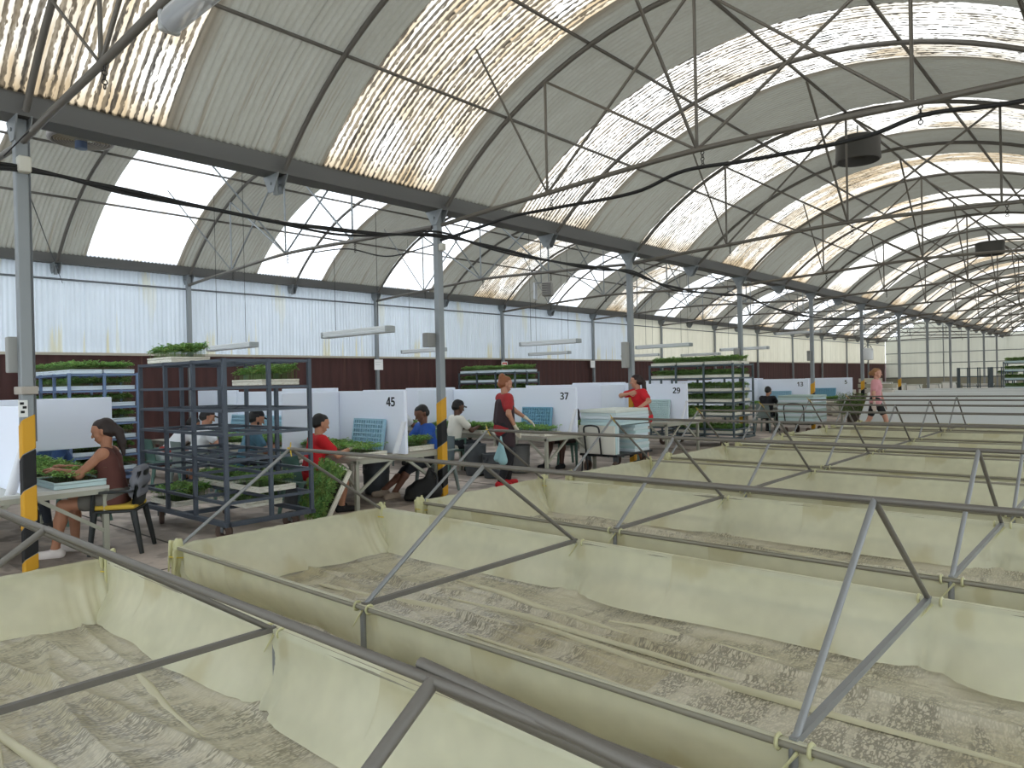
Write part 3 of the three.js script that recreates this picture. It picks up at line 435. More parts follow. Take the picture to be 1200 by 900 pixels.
// ---------- seed trays and seedlings ----------
const leafMat = phys({ color: 0xffffff, vertexColors: true, roughness: 0.8, transmission: 0.35, specularIntensity: 0.3 });
function seedlings(w, d, h, n, sd, tint = 1, mess = 0) {
  seed = sd; const pos = [], col = [], idx = [], uv = [];
  const quadLeaf = (x, y, z, a, len, wid, tilt, c) => {
    const dx = Math.cos(a), dz = Math.sin(a), b = pos.length / 3, ct = Math.cos(tilt), stt = Math.sin(tilt);
    const put = (l, s, up) => { pos.push(x + dx * l * ct - dz * s, y + l * stt + up, z + dz * l * ct + dx * s); col.push(...c); uv.push(0, 0); };
    put(0, 0, 0); put(len * 0.5, -wid, 0.006); put(len, 0, -len * 0.15); put(len * 0.5, wid, 0.006); idx.push(b, b + 1, b + 2, b, b + 2, b + 3);
  };
  for (let i = 0; i < n; i++) {
    const x = rr(-w / 2, w / 2), z = rr(-d / 2, d / 2), hh = h * (0.55 + 0.5 * fbm(x * 9 + sd, z * 9, 2)) * rr(0.7, 1.1), a0 = rr(0, 6.28), g = rr(0.6, 1.25) * tint, y = rr(0, 0.0);
    const c = [0.32 * g * rr(0.8, 1.3), 0.55 * g, 0.16 * g]; const ox = rr(-mess, mess) * hh, oz = rr(-mess, mess) * hh;
    { const b = pos.length / 3; for (const [px, py, s] of [[0, 0, 1], [0, 0, -1], [1, hh, 1], [1, hh, -1]]) { pos.push(x + ox * px + 0.0016 * s, y + py, z + oz * px); col.push(0.22 * tint, 0.34 * tint, 0.12 * tint); uv.push(0, 0); } idx.push(b, b + 1, b + 3, b, b + 3, b + 2); }
    const nl = 4; for (let k = 0; k < nl; k++) quadLeaf(x + ox, y + hh * rr(0.72, 1), z + oz, a0 + k * 1.57 + rr(-0.4, 0.4), rr(0.028, 0.05), rr(0.011, 0.019), rr(-0.25, 0.5), c);
  }
  const g = new THREE.BufferGeometry(); g.setAttribute('position', new THREE.Float32BufferAttribute(pos, 3)); g.setAttribute('color', new THREE.Float32BufferAttribute(col, 3)); g.setAttribute('uv', new THREE.Float32BufferAttribute(uv, 2)); g.setIndex(idx); g.computeVertexNormals(); return g;
}
const TW = 0.68, TD = 0.46, TH = 0.055;
const greens = [0, 1, 2].map((k) => seedlings(TW - 0.02, TD - 0.02, 0.155, 430, 50 + k, 1)), greensTall = seedlings(TW - 0.02, TD - 0.02, 0.19, 520, 91, 1.0), sparse = seedlings(TW - 0.06, TD - 0.05, 0.13, 210, 71, 1.15, 0.4), hanging = seedlings(TW - 0.03, TD - 0.03, 0.15, 560, 44, 0.85, 0.4);
// polystyrene tray: solid rim and a lattice of cells with real holes
function trayGeo(w, d, h, nx, nz, fill = 0.7) {
  const s = new THREE.Shape(); s.moveTo(-w / 2, -d / 2); s.lineTo(w / 2, -d / 2); s.lineTo(w / 2, d / 2); s.lineTo(-w / 2, d / 2); s.closePath();
  const cw = (w - 0.03) / nx, cd = (d - 0.03) / nz;
  for (let i = 0; i < nx; i++) for (let j = 0; j < nz; j++) { const x = -w / 2 + 0.015 + (i + 0.5) * cw, y = -d / 2 + 0.015 + (j + 0.5) * cd, a = cw * fill / 2, b = cd * fill / 2, p = new THREE.Path(); p.moveTo(x - a, y - b); p.lineTo(x - a, y + b); p.lineTo(x + a, y + b); p.lineTo(x + a, y - b); p.closePath(); s.holes.push(p); }
  return merge([new THREE.ExtrudeGeometry(s, { depth: h * 0.6, bevelEnabled: false }).rotateX(-Math.PI / 2).translate(0, h * 0.4, 0), box(w - 0.006, h * 0.4, d - 0.006, 0, h * 0.2, 0)]);
}
const plainTray = merge([rbox(TW, TH * 0.75, TD, 0.006, 0, TH * 0.375, 0), bar([-TW / 2, TH, -TD / 2 + 0.01], [TW / 2, TH, -TD / 2 + 0.01], 0.02, 0.02), bar([-TW / 2, TH, TD / 2 - 0.01], [TW / 2, TH, TD / 2 - 0.01], 0.02, 0.02), bar([-TW / 2 + 0.01, TH, -TD / 2], [-TW / 2 + 0.01, TH, TD / 2], 0.02, 0.02), bar([TW / 2 - 0.01, TH, -TD / 2], [TW / 2 - 0.01, TH, TD / 2], 0.02, 0.02)]);
const cellTray = trayGeo(TW, TD, 0.05, 12, 7, 0.72), cellTrayFine = trayGeo(TW, TD, 0.05, 14, 9, 0.6);
const foamTex = tex(128, 128, (u, v, i, j) => { const n = fbm(i / 5, j / 5, 3), s = sstep(0.6, 0.75, fbm(i / 14, j / 9, 3)); return lerp3([222 + 22 * n, 218 + 22 * n, 204 + 20 * n], [164, 146, 118], s * 0.55); });
M.foam = std(0xffffff, 0.85, 0, { map: foamTex }); M.foamBlue = std(0x9fc4d6, 0.8); M.foamGreen = std(0xc6dcdc, 0.8); M.foamPale = std(0xdbe5ea, 0.8); M.foamGrey = std(0xa9bdb6, 0.85);
const soil = std(0x3a3026, 0.95);
function makeTray(label, group, foliage, foam) {
  const t = thing('seed_tray', label, 'seed tray', [0, 0, 0], 0, group);
  part(t, 'tray', plainTray, foam); part(t, 'soil', box(TW - 0.03, 0.006, TD - 0.03, 0, TH * 0.95, 0), soil); const f = part(t, 'seedlings', foliage, leafMat); f.position.y = TH; f.userData.kind = 'stuff'; return t;
}
const protoTrays = {};
function tray(label, group, pos, turn = 0, kind = 0, foam = M.foam) {
  const key = kind + ':' + (foam === M.foam ? 0 : foam.color.getHex());
  if (!protoTrays[key]) { const t = makeTray(label, group, [...greens, greensTall, sparse, hanging][kind], foam); t.position.set(...pos); t.rotation.y = turn; return (protoTrays[key] = t); }
  const r = dup(protoTrays[key], pos, turn, label, group); if (!group) delete r.userData.group; return r;
}

// ---------- wheeled racks ----------
const cartPaint = std(0x4d545e, 0.5, 0.3), blueRack = std(0x7286a6, 0.5, 0.25), greyRack = std(0x59656a, 0.55, 0.3), rubber = std(0x5c4a40, 0.8), tyreRim = std(0x7a6a60, 0.6);
const wheelGeo = new THREE.LatheGeometry([[0.035, -0.025], [0.09, -0.028], [0.1, -0.015], [0.1, 0.015], [0.09, 0.028], [0.035, 0.025]].map(([x, y]) => new THREE.Vector2(x, y)), 18).rotateZ(1.5708);
function rack(label, pos, mat, levels, o = {}) {
  const L = o.L ?? 2.16, D = o.D ?? 1.0, H = o.H ?? 1.95, t = thing('wheeled_rack', label, 'rack', pos), xs = [0, 1, 2, 3].map((i) => -L / 2 + (L * i) / 3), base = 0.24;
  for (const x of xs) for (const z of [-D / 2, D / 2]) part(t, 'post', bar([x, base, z], [x, H, z], 0.04, 0.04), mat);
  for (const x of [-L / 2, L / 2]) part(t, 'post', bar([x, base, 0], [x, H, 0], 0.04, 0.04), mat);
  for (const y of levels) part(t, 'shelf_frame', [bar([-L / 2, y, D / 2], [L / 2, y, D / 2], 0.04, 0.03), bar([-L / 2, y, -D / 2], [L / 2, y, -D / 2], 0.04, 0.03), bar([-L / 2, y, 0], [L / 2, y, 0], 0.03, 0.03), ...xs.map((x) => bar([x, y, -D / 2], [x, y, D / 2], 0.03, 0.03))], mat);
  part(t, 'base_frame', [rbox(L + 0.06, 0.05, 0.06, 0.006, 0, base - 0.02, D / 2), rbox(L + 0.06, 0.05, 0.06, 0.006, 0, base - 0.02, -D / 2), rbox(0.06, 0.05, D, 0.006, -L / 2, base - 0.02, 0), rbox(0.06, 0.05, D, 0.006, L / 2, base - 0.02, 0), rbox(0.06, 0.05, D, 0.006, 0, base - 0.02, 0)], mat);
  for (const x of [-L / 2 + 0.28, L / 2 - 0.28]) for (const z of [-D / 2 + 0.1, D / 2 - 0.1]) {
    const cs = new THREE.Group(); cs.name = 'caster'; cs.position.set(x, 0.1, z); cs.rotation.y = o.steer ? o.steer * (x > 0 ? 1 : -0.7) : 0; t.add(cs);
    const w = part(cs, 'wheel', wheelGeo, rubber); w.rotation.y = 1.57;
    part(cs, 'fork', [box(0.09, 0.012, 0.09, 0, base - 0.15, 0), box(0.03, 0.1, 0.012, 0, 0.05, -0.038), box(0.03, 0.1, 0.012, 0, 0.05, 0.038)], M.steel);
  }
  return t;
}
const lv = [0.42, 0.68, 0.92, 1.15, 1.41, 1.66, 1.93];
const shelfY = (y) => y + 0.022;
// tall dark cart between tables 53 and 45
const CX = -0.74, CZ = -2.16;
rack('tall dark grey wheeled cart, mostly empty, between tables 53 and 45', [CX, 0, CZ], cartPaint, [0.44, 0.7, 0.88, 1.15, 1.4, 1.64, 1.93], { steer: 0.5 });
tray('full green tray on top of the tall dark cart', 'trays on the tall dark cart', [CX - 0.55, shelfY(1.93), CZ + 0.26], 0, 3);
tray('green tray on the shelf below the top of the dark cart', 'trays on the tall dark cart', [CX + 0.62, shelfY(1.64), CZ - 0.22], 0, 3);
tray('green tray on the lowest shelf of the dark cart, at its front end', 'trays on the tall dark cart', [CX - 0.6, 0.262, CZ + 0.24], 0, 3);
tray('green tray on the lowest shelf of the dark cart, in the middle', 'trays on the tall dark cart', [CX + 0.2, 0.262, CZ - 0.22], 0, 3);
tray('green tray at the back of the second shelf of the dark cart', 'trays on the tall dark cart', [CX + 0.5, shelfY(0.44), CZ - 0.22], 0, 0);
tray('green tray beside another on the second shelf of the dark cart', 'trays on the tall dark cart', [CX - 0.3, shelfY(0.44), CZ - 0.22], 0, 1);
const NTH = ['first', 'second', 'third', 'fourth', 'fifth', 'sixth', 'seventh', 'eighth', 'ninth', 'tenth', 'eleventh', 'twelfth'];
const ORD = ['top shelf', 'second shelf down', 'third shelf down', 'fourth shelf down', 'fifth shelf down', 'sixth shelf down', 'lowest shelf'];
function fillRack(pos, levels, label, group, rows, skip = () => false, foam = M.foam, D = 1.0) {
  levels.forEach((y, i) => { for (let c = 0; c < 3; c++) for (let r = 0; r < rows; r++) if (!skip(i, c, r)) tray(`${label}, ${['wall end', 'middle', 'bed end'][c]} of the ${ORD[levels.length - 1 - i]}${rows > 1 ? (r ? ', back row' : ', front row') : ''}`, group, [pos[0] + (c - 1) * 0.715, shelfY(y), pos[2] + (rows === 1 ? D / 2 - 0.25 : D / 2 - 0.25 - r * 0.49)], 0, (i + c + r) % 3, foam); });
}
// blue rack by the brown wall
const R1 = [-6.1, 0, -2.32]; rack('blue rack full of green trays beside the brown wall', R1, blueRack, lv.map((y, i) => [0.32, 0.58, 0.84, 1.1, 1.36, 1.63, 1.89][i]), { H: 1.92 });
fillRack(R1, [0.32, 0.58, 0.84, 1.1, 1.36, 1.63, 1.89], 'green tray on the blue rack', 'trays on the blue rack', 2, (i, c, r) => r === 1 && c < 2, M.foamPale);
const R2 = [-6.35, 0, -13.05]; rack('rack with two rows of trays showing above board 37', R2, greyRack, [0.32, 0.58, 0.84, 1.1, 1.34, 1.6, 1.87], { H: 1.9 });
fillRack(R2, [1.34, 1.6, 1.87], 'green tray on the half-hidden rack', 'trays on the rack behind board 37', 2, (i, c, r) => r === 1 && c < 2, M.foamPale);
const R3 = [-0.66, 0, -14.15]; rack('grey rack packed with green trays beside table 29', R3, greyRack, [0.3, 0.42, 0.72, 1.03, 1.28, 1.6, 1.91], { D: 1.1 });
fillRack(R3, [0.3, 0.56, 0.72, 1.03, 1.28, 1.6, 1.91].filter((_, i) => i !== 1), 'green tray on the packed grey rack', 'trays on the packed grey rack', 2, (i, c, r) => (i > 1 && i < 4 && c === 0) || (i === 0 && c === 0), M.foam, 1.1);
// racks far down the hall
const R4 = [4.55, 0, -30.6]; rack('rack of green trays beyond the white tent', R4, greyRack, [0.3, 0.62, 0.94, 1.26, 1.58, 1.89]);
fillRack(R4, [0.62, 0.94, 1.26, 1.58, 1.89], 'green tray on the rack past the tent', 'trays on the rack beyond the tent', 1, undefined, M.foamGreen);
for (const [x, z, l] of [[2.0, -33.5, 'empty narrow grey rack beyond the tent'], [3.25, -33.0, 'empty narrow grey rack holding one tray beyond the tent']]) rack(l, [x, 0, z], greyRack, [0.5, 1.0, 1.4, 1.75], { L: 1.1, D: 0.5, H: 1.78 });
tray('lone tray on the empty narrow rack beyond the tent', undefined, [3.25, 1.43, -33.0], 0, 1);

// ---------- trays on the tables ----------
const ty = 0.702;
function onTable(n, list) { const { zc } = T[n]; list.forEach(([x, dz, kind, foam, label, turn = 0]) => tray(label, `trays lying on table ${n}`, [x, ty, zc + dz], turn, kind, foam ?? M.foam)); }
onTable('53', [[-0.66, -0.475, 4, M.foamGreen, 'pale green tray of sparse seedlings in front of the woman with the ponytail'], [-0.68, -0.475, 4, M.foamGreen, ''], [-1.4, -0.475, 0, null, 'green tray further along table 53'], [-2.2, -0.475, 1, null, 'green tray past the hanging divider on table 53'], [-3.1, -0.475, 2, null, 'green tray at the far part of table 53']].filter((a) => a[4]));
onTable('45', [[-0.37, 0.475, 4, null, 'tray of sparse seedlings in front of the boy in the red shirt'], [-1.06, 0.475, 0, null, 'green tray against the divider of board 45'], [-0.5, -0.475, 1, null, 'green tray in front of the boy in the blue shirt'], [-2.1, 0.475, 0, null, 'green tray in front of the bearded man in the black cap'], [-2.9, 0.475, 1, null, 'green tray between the bearded man and his neighbour'], [-3.7, 0.475, 2, null, 'green tray in front of the person in the white shirt and cap'], [-4.6, 0.475, 0, null, 'green tray at the wall end of table 45']]);
onTable('37', [[-0.42, 0.475, 4, null, 'tray that the woman in the dark apron reaches for'], [-1.15, 0.475, 1, null, 'green tray beside the one the aproned woman reaches for'], [-1.88, 0.475, 0, null, 'green tray in front of the person in the white t-shirt'], [-2.61, 0.475, 2, null, 'green tray beyond the aproned woman, against the screen divider'], [-3.45, 0.475, 1, null, 'green tray past the divider of board 37'], [-0.6, -0.475, 2, null, 'green tray on the hidden side of board 37']]);
onTable('29', [[-0.3, -0.475, 3, null, 'tall green tray at the corner of table 29'], [-1.0, 0.475, 1, null, 'green tray behind the trolley on table 29']]);
onTable('13', [[-1.2, 0.475, 4, null, 'tray in front of the person in black'], [-2.0, 0.475, 1, null, 'green tray beside the person in black']]);
onTable('5', [[-0.6, 0.475, 1, null, 'green tray on table 5']]);
// empty cell trays leaning against the boards, openings outward
const leanProto = [];
function leaning(n, x, label, foam, near = 1, fineCells = false) {
  const { zc } = T[n], t = thing('cell_tray', label, 'empty tray', [x, 0.705, zc + near * 0.2]); const m = part(t, 'tray', fineCells ? cellTrayFine : cellTray, foam); m.rotation.x = near * (Math.PI / 2 - 0.16); m.position.set(0, 0.23, -0.12 * near); part(t, 'strip', box(TW, 0.012, 0.04, 0, 0.006, -near * 0.0), M.foamPale);
}
leaning('45', -0.62, 'pale blue empty cell tray leaning on board 45', M.foamBlue, 1); leaning('45', -3.1, 'pale blue empty cell tray leaning behind the bearded man', M.foamBlue, 1); leaning('45', -4.2, 'pale blue empty cell tray leaning near the wall end of table 45', M.foamBlue, 1);
leaning('37', -0.75, 'blue empty cell tray leaning on board 37', std(0x7fb0c8, 0.8), 1); leaning('29', -0.62, 'pale green empty cell tray leaning on board 29', M.foamGreen, 1, true); leaning('13', -0.8, 'pale blue empty cell tray behind the person in black', M.foamBlue, 1); leaning('5', -0.75, 'deep blue empty cell tray leaning on the last screen', std(0x7fb0c8, 0.8), 1);
// tray of seedlings tipped up against the leg of table 45
{ const t = tray('seed tray full of green tipped on its side against table 45', undefined, [0, 0, 0], 0, 5), n = V(0.12, 0.36, 0.92).normalize(), up = V(0.22, 0.93, -0.2).addScaledVector(n, -V(0.22, 0.93, -0.2).dot(n)).normalize(); t.quaternion.setFromRotationMatrix(new THREE.Matrix4().makeBasis(up, n, up.clone().cross(n))); t.position.set(0.0, 0.345, -3.12); delete t.userData.group; }

// ---------- chairs ----------
const chairGreen = std(0x5f7f74, 0.5), chairBlack = std(0x1d2120, 0.4), chairGrey = std(0x7d8a86, 0.5);
const shellBack = (w, h) => sheet(12, 8, (s, t) => { const a = (s - 0.5) * 1.5, r = 0.3; const ww = w * (1 - 0.18 * t * t); return [Math.sin(a) * ww * 0.68, 0.46 + t * h, -0.17 - 0.06 * t - 0.09 * Math.cos(a) + 0.07]; });
function makeChair(mat) {
  const t = new THREE.Group(); t.name = 'plastic_chair';
  part(t, 'seat', [rbox(0.44, 0.03, 0.42, 0.012, 0, 0.43, 0.0), rbox(0.44, 0.05, 0.03, 0.012, 0, 0.415, 0.2)], mat);
  const back = shellBack(0.46, 0.36), b2 = back.clone(); part(t, 'backrest', merge([back, b2.translate(0, 0, -0.014)]), mat.clone ? Object.assign(mat.clone(), { side: THREE.DoubleSide }) : mat);
  for (const x of [-1, 1]) { part(t, 'leg', cone([x * 0.19, 0.42, 0.18], [x * 0.23, 0, 0.22], 0.034, 0.022, 8), mat); part(t, 'leg', cone([x * 0.19, 0.44, -0.18], [x * 0.22, 0, -0.26], 0.034, 0.022, 8), mat); part(t, 'armrest', [rbox(0.05, 0.025, 0.4, 0.01, x * 0.235, 0.63, 0.0), cone([x * 0.235, 0.62, 0.17], [x * 0.215, 0.43, 0.19], 0.02, 0.024, 8)], mat); }
  return t;
}
const chairProto = new Map();
function chair(label, x, z, turn, mat = chairGreen) { if (!chairProto.has(mat)) chairProto.set(mat, makeChair(mat)); const c = chairProto.get(mat).clone(); c.name = numbered('plastic_chair'); c.position.set(x, 0, z); c.rotation.y = turn; c.userData = { label, category: 'chair' }; scene.add(c); return c; }
// ---------- bins, stools, trolley, bags ----------
const binGrey = std(0x4d5256, 0.5);
function bin(label, x, z, r, h, mat = binGrey) { const t = thing('bin', label, 'bin', [x, 0, z]); part(t, 'barrel', new THREE.LatheGeometry([[0.001, 0.01], [r * 0.86, 0.01], [r * 0.88, 0.03], [r * 0.93, h * 0.3], [r * 0.97, h * 0.31], [r * 0.97, h * 0.34], [r * 0.95, h * 0.36], [r * 0.98, h * 0.62], [r * 1.02, h * 0.63], [r * 1.02, h * 0.67], [r, h * 0.69], [r, h * 0.95], [r * 1.05, h * 0.96], [r * 1.05, h], [r * 0.96, h], [r * 0.9, 0.05], [0.001, 0.05]].map(([a, b]) => new THREE.Vector2(a, b)), 24), mat); part(t, 'handle', [new THREE.TorusGeometry(0.05, 0.009, 5, 10, 3.14).rotateZ(3.14).translate(0, h * 0.86, r * 1.02)], mat); }
bin('dark grey ribbed bin under the edge of table 37, the taller of two', -1.38, -7.05, 0.19, 0.55); bin('dark grey ribbed bin under table 37, the shorter of two', -0.9, -6.98, 0.17, 0.42);
bin('dark ribbed bin under table 45 beside the red chair person', -0.85, -3.75, 0.18, 0.5); bin('dark ribbed bin behind the boy in red', -1.3, -3.45, 0.17, 0.5); bin('dark bin under table 45 near the sneakers', -1.2, -4.75, 0.2, 0.5); bin('dark bin under table 53 by the banded column', -0.95, 0.3, 0.2, 0.5, std(0x1d2030, 0.6)); bin('grey bin behind the dark apron at table 37', -0.95, -7.75, 0.18, 0.5, std(0x6a6a68, 0.6));
{ // backpack on the floor
  const t = thing('backpack', 'black backpack lying on the floor beside the banded column at table 45', 'bag', [-0.12, 0, -4.72], 0.6); part(t, 'body', blob([[-0.14, 0.12, 0, 0.16, 0.15, 0.02, 0.11, 0.13], [-0.05, 0.2, 0, 0.12, 0.25, 0.0, 0.1, 0.09], [0.1, 0.32, 0.0, 0.12, 0.42, -0.02, 0.06, 0.05], [-0.2, 0.06, 0.08, -0.05, 0.07, 0.12, 0.05, 0.06]], 0.018, 0.04), M.black); part(t, 'strap', tube([[0.1, 0.44, 0], [0.22, 0.35, 0.06], [0.2, 0.15, 0.12], [0.05, 0.05, 0.14]], 0.016, 20, 6), M.blackGloss);
}
{ // trolley of stacked foam trays
  const x = 0.2, z = -9.12, t = thing('trolley', 'low black trolley under the stack of pale foam trays', 'trolley', [x, 0, z]);
  part(t, 'deck', rbox(0.8, 0.04, 1.2, 0.01, 0, 0.3, 0), M.blackGloss); for (const dx of [-0.3, 0.3]) for (const dz of [-0.48, 0.48]) { const w = part(t, 'wheel', wheelGeo, rubber); w.position.set(dx, 0.1, dz); w.scale.setScalar(1.0); part(t, 'fork', [box(0.1, 0.1, 0.03, dx, 0.23, dz)], M.steel); }
  part(t, 'handle', tube([[-0.2, 0.3, 0.66], [-0.2, 0.6, 0.7], [-0.19, 0.8, 0.73], [-0.1, 0.83, 0.735], [0.02, 0.83, 0.735], [0.11, 0.8, 0.73], [0.12, 0.6, 0.7], [0.12, 0.3, 0.66]], 0.016, 40, 8), M.blackGloss); part(t, 'leg', [rod([-0.32, 0.3, 0.6], [-0.32, 0, 0.64], 0.014, 6), rod([-0.2, 0.3, 0.66], [-0.16, 0.02, 0.68], 0.014, 6)], M.blackGloss);
  const foams = [M.foamPale, M.foamGreen, std(0xd3e0e0, 0.85), std(0xc5dade, 0.85), std(0xdde3da, 0.85)];
  const slab = merge([rbox(0.74, 0.052, 0.5, 0.005, 0, 0.026, 0), ...[-0.3, -0.18, -0.06, 0.06, 0.18, 0.3].map((a) => box(0.06, 0.012, 0.505, a, 0.012, 0))]);
  // dimpled trays standing on edge at the front, flat trays stacked behind and on top
  const dimple = (() => { const s = new THREE.Shape(); s.moveTo(-0.37, 0); s.lineTo(0.37, 0); s.lineTo(0.37, 0.5); s.lineTo(-0.37, 0.5); s.closePath(); for (let i = 0; i < 13; i++) for (let j = 0; j < 9; j++) { const p = new THREE.Path(); p.absellipse(-0.34 + i * 0.0566, 0.03 + j * 0.055, 0.013, 0.013, 0, 6.283, true); s.holes.push(p); } return merge([new THREE.ExtrudeGeometry(s, { depth: 0.02, bevelEnabled: false, curveSegments: 4 }).translate(0, 0, 0.03), box(0.74, 0.5, 0.03, 0, 0.25, 0.015)]); })();
  for (let i = 0; i < 3; i++) { const m = solo('foam_tray', i ? `pale foam tray on edge, ${NTH[i]} from the front of the trolley` : 'white dimpled foam tray standing on edge at the front of the trolley', 'foam tray', dimple, i ? foams[i] : std(0xd9d6ca, 0.85), [x - 0.02, 0.325, z + 0.56 - i * 0.06], 0, i ? 'trays on edge on the trolley' : undefined); if (i) m.userData.group = 'trays on edge on the trolley'; }
  let n = 0; for (let k = 0; k < 9; k++) for (const dz of [-0.33]) solo('foam_tray', `pale foam tray in the rear stack on the trolley, ${NTH[k]} from the bottom`, 'foam tray', slab, foams[n++ % 5], [x + 0.02 * Math.sin(n * 3), 0.32 + k * 0.055, z + dz + 0.05 + 0.008 * Math.cos(n * 5)], 1.5708 * 0, 'trays in the rear stack');
  const long = merge([rbox(0.75, 0.052, 1.1, 0.005, 0, 0.026, 0), ...[-0.45, -0.3, -0.15, 0, 0.15, 0.3, 0.45].map((a) => box(0.755, 0.012, 0.07, 0, 0.012, a))]);
  for (let k = 0; k < 5; k++) solo('foam_tray', `long foam tray topping the trolley, ${['lowest', 'second', 'third', 'fourth', 'topmost'][k]} of its stack`, 'foam tray', long, foams[(k * 2 + 1) % 5], [x + 0.015 * Math.sin(k * 4), 0.83 + k * 0.055, z + 0.02 + 0.015 * Math.cos(k * 3)], 0.01 * Math.sin(k * 7), 'trays topping the trolley');
}
{ // second stack near the far tables
  const t = thing('trolley', 'low trolley with trays beside the person in black', 'trolley', [0.25, 0, -18.4]); part(t, 'deck', rbox(0.8, 0.04, 1.2, 0.01, 0, 0.3, 0), M.blackGloss); for (const dx of [-0.3, 0.3]) for (const dz of [-0.45, 0.45]) { const w = part(t, 'wheel', wheelGeo, rubber); w.position.set(dx, 0.1, dz); }
  part(t, 'handle', tube([[-0.25, 0.3, 0.6], [-0.25, 0.8, 0.68], [-0.15, 0.85, 0.69], [0.15, 0.85, 0.69], [0.25, 0.8, 0.68], [0.25, 0.3, 0.6]], 0.016, 30, 6), M.blackGloss);
  const long = rbox(0.95, 0.06, 1.1, 0.005, 0, 0.03, 0); for (let k = 0; k < 12; k++) solo('foam_tray', `pale foam tray beside the person in black, ${NTH[k]} up its stack`, 'foam tray', long, [M.foamPale, M.foamGreen, M.foamGrey][k % 3], [0.25 + 0.01 * Math.sin(k * 3), 0.32 + k * 0.063, -18.4], 0, 'trays stacked beside the person in black');
}
// far end: pale stools and crates in front of the end wall, shrubs of stacked goods by table 5
seed = 4242;
for (let i = 0; i < 9; i++) { const x = -4.1 + i * 0.78 + rr(-0.1, 0.1), z = -41 + rr(-1, 1), t = thing('white_crate', 'white plastic crate standing far down the hall before the end wall', 'crate', [x, 0, z], rr(-0.4, 0.4), 'crates before the end wall'), w = rr(0.42, 0.58), h = rr(0.95, 1.2); part(t, 'body', [rbox(w, h, 0.6, 0.03, 0, h / 2, 0)], std(0xf0efe8, 0.7)); part(t, 'rim', [rbox(w + 0.05, 0.05, 0.65, 0.01, 0, h, 0)], std(0xc2c2b8, 0.7)); part(t, 'handle', tube([[w / 2, h * 0.3, 0.2], [w / 2 + 0.15, h * 0.75, 0.25], [w / 2 + 0.08, h, 0.2]], 0.02, 12, 5), std(0x8d9088, 0.6)); }
for (let i = 0; i < 5; i++) { const t = thing('pallet_stack', `stack of pale boxes beyond the last screen, ${['next to the brown wall', 'second from the wall', 'in the middle', 'second from the beds', 'next to the beds'][i]}`, 'pallet stack', [-2.75 + i * 0.72, 0, -27.2 - (i % 2) * 0.9], 0, 'pallets beyond table 5'); for (let k = 0; k < 7 - i % 3; k++) part(t, 'board', rbox(0.7, 0.16, 0.6, 0.01, 0.02 * Math.sin(k * 3 + i), 0.1 + k * 0.21, 0), std([0xbdb7a4, 0xd3cfc2, 0xa9a592][k % 3], 0.8)); }
{ const t = thing('shrub', 'dark green potted shrub beside table 5', 'shrub', [0.35, 0, -22.6]); part(t, 'pot', new THREE.CylinderGeometry(0.2, 0.15, 0.35, 16).translate(0, 0.175, 0), std(0x4d453e, 0.8)); const f = part(t, 'foliage', seedlings(0.7, 0.7, 0.55, 500, 333, 0.6, 0.5), leafMat); f.position.y = 0.33; f.scale.set(1, 1.3, 1); }
{ const t = thing('white_canister', 'white canister hung on the column near table 5', 'canister', [0.24, 2.1, -24.85]); part(t, 'body', new THREE.LatheGeometry([[0.001, 0], [0.15, 0], [0.16, 0.02], [0.16, 0.36], [0.12, 0.42], [0.001, 0.42]].map(([a, b]) => new THREE.Vector2(a, b)), 20), std(0xe2e2e0, 0.5)); part(t, 'handle', new THREE.TorusGeometry(0.11, 0.012, 6, 14, 3.14).translate(0, 0.4, 0), M.steel); }
// ---------- people ----------
const vadd = (a, b, s = 1) => [a[0] + b[0] * s, a[1] + b[1] * s, a[2] + b[2] * s], vsub = (a, b) => [a[0] - b[0], a[1] - b[1], a[2] - b[2]], vlen = (a) => Math.hypot(...a), vnorm = (a) => { const l = vlen(a) || 1; return [a[0] / l, a[1] / l, a[2] / l]; }, vdot = (a, b) => a[0] * b[0] + a[1] * b[1] + a[2] * b[2], vcross = (a, b) => [a[1] * b[2] - a[2] * b[1], a[2] * b[0] - a[0] * b[2], a[0] * b[1] - a[1] * b[0]];
function ik(a, b, l1, l2, pole) { // joint between a and b, and the end that can be reached
  let d = vsub(b, a), L = vlen(d); const n = vnorm(d); L = Math.min(L, (l1 + l2) * 0.995); const x = (L * L + l1 * l1 - l2 * l2) / (2 * L), h = Math.sqrt(Math.max(0, l1 * l1 - x * x));
  const p = vnorm(vsub(pole, n.map((c) => c * vdot(pole, n)))); return [vadd(vadd(a, n, x), p, h), vadd(a, n, L)];
}
const cap = (a, b, ra, rb = ra) => [...a, ...b, ra, rb];
function handCaps(w, d, n, side) { // wrist, direction of forearm, palm normal
  const s = vnorm(vcross(d, n)), c = [], p = (f, lat, dn) => vadd(vadd(vadd(w, d, f), s, lat), n, dn);
  for (const l of [-0.024, 0, 0.024]) c.push(cap(p(0.0, l * 0.6, 0), p(0.085, l, 0.004), 0.015, 0.014));
  [[-0.031, 0.9], [-0.0105, 1.05], [0.0105, 1], [0.031, 0.78]].forEach(([l, k]) => { c.push(cap(p(0.088, l, 0.004), p(0.088 + 0.038 * k, l * 1.08, 0.016), 0.0095, 0.0088)); c.push(cap(p(0.088 + 0.038 * k, l * 1.08, 0.016), p(0.088 + 0.06 * k, l * 1.05, 0.042 * k), 0.0088, 0.0075)); });
  c.push(cap(p(0.025, -0.03 * side, 0.005), p(0.06, -0.058 * side, 0.02), 0.013, 0.0105)); c.push(cap(p(0.06, -0.058 * side, 0.02), p(0.088, -0.055 * side, 0.036), 0.0105, 0.0085)); return c;
}
const skinMats = {}, clothMats = {};
const skinOf = (c) => (skinMats[c] ??= std(c, 0.6)), cloth = (c) => (clothMats[c] ??= std(c, 0.85, 0, { bumpMap: fine, bumpScale: 0.001, side: THREE.DoubleSide }));
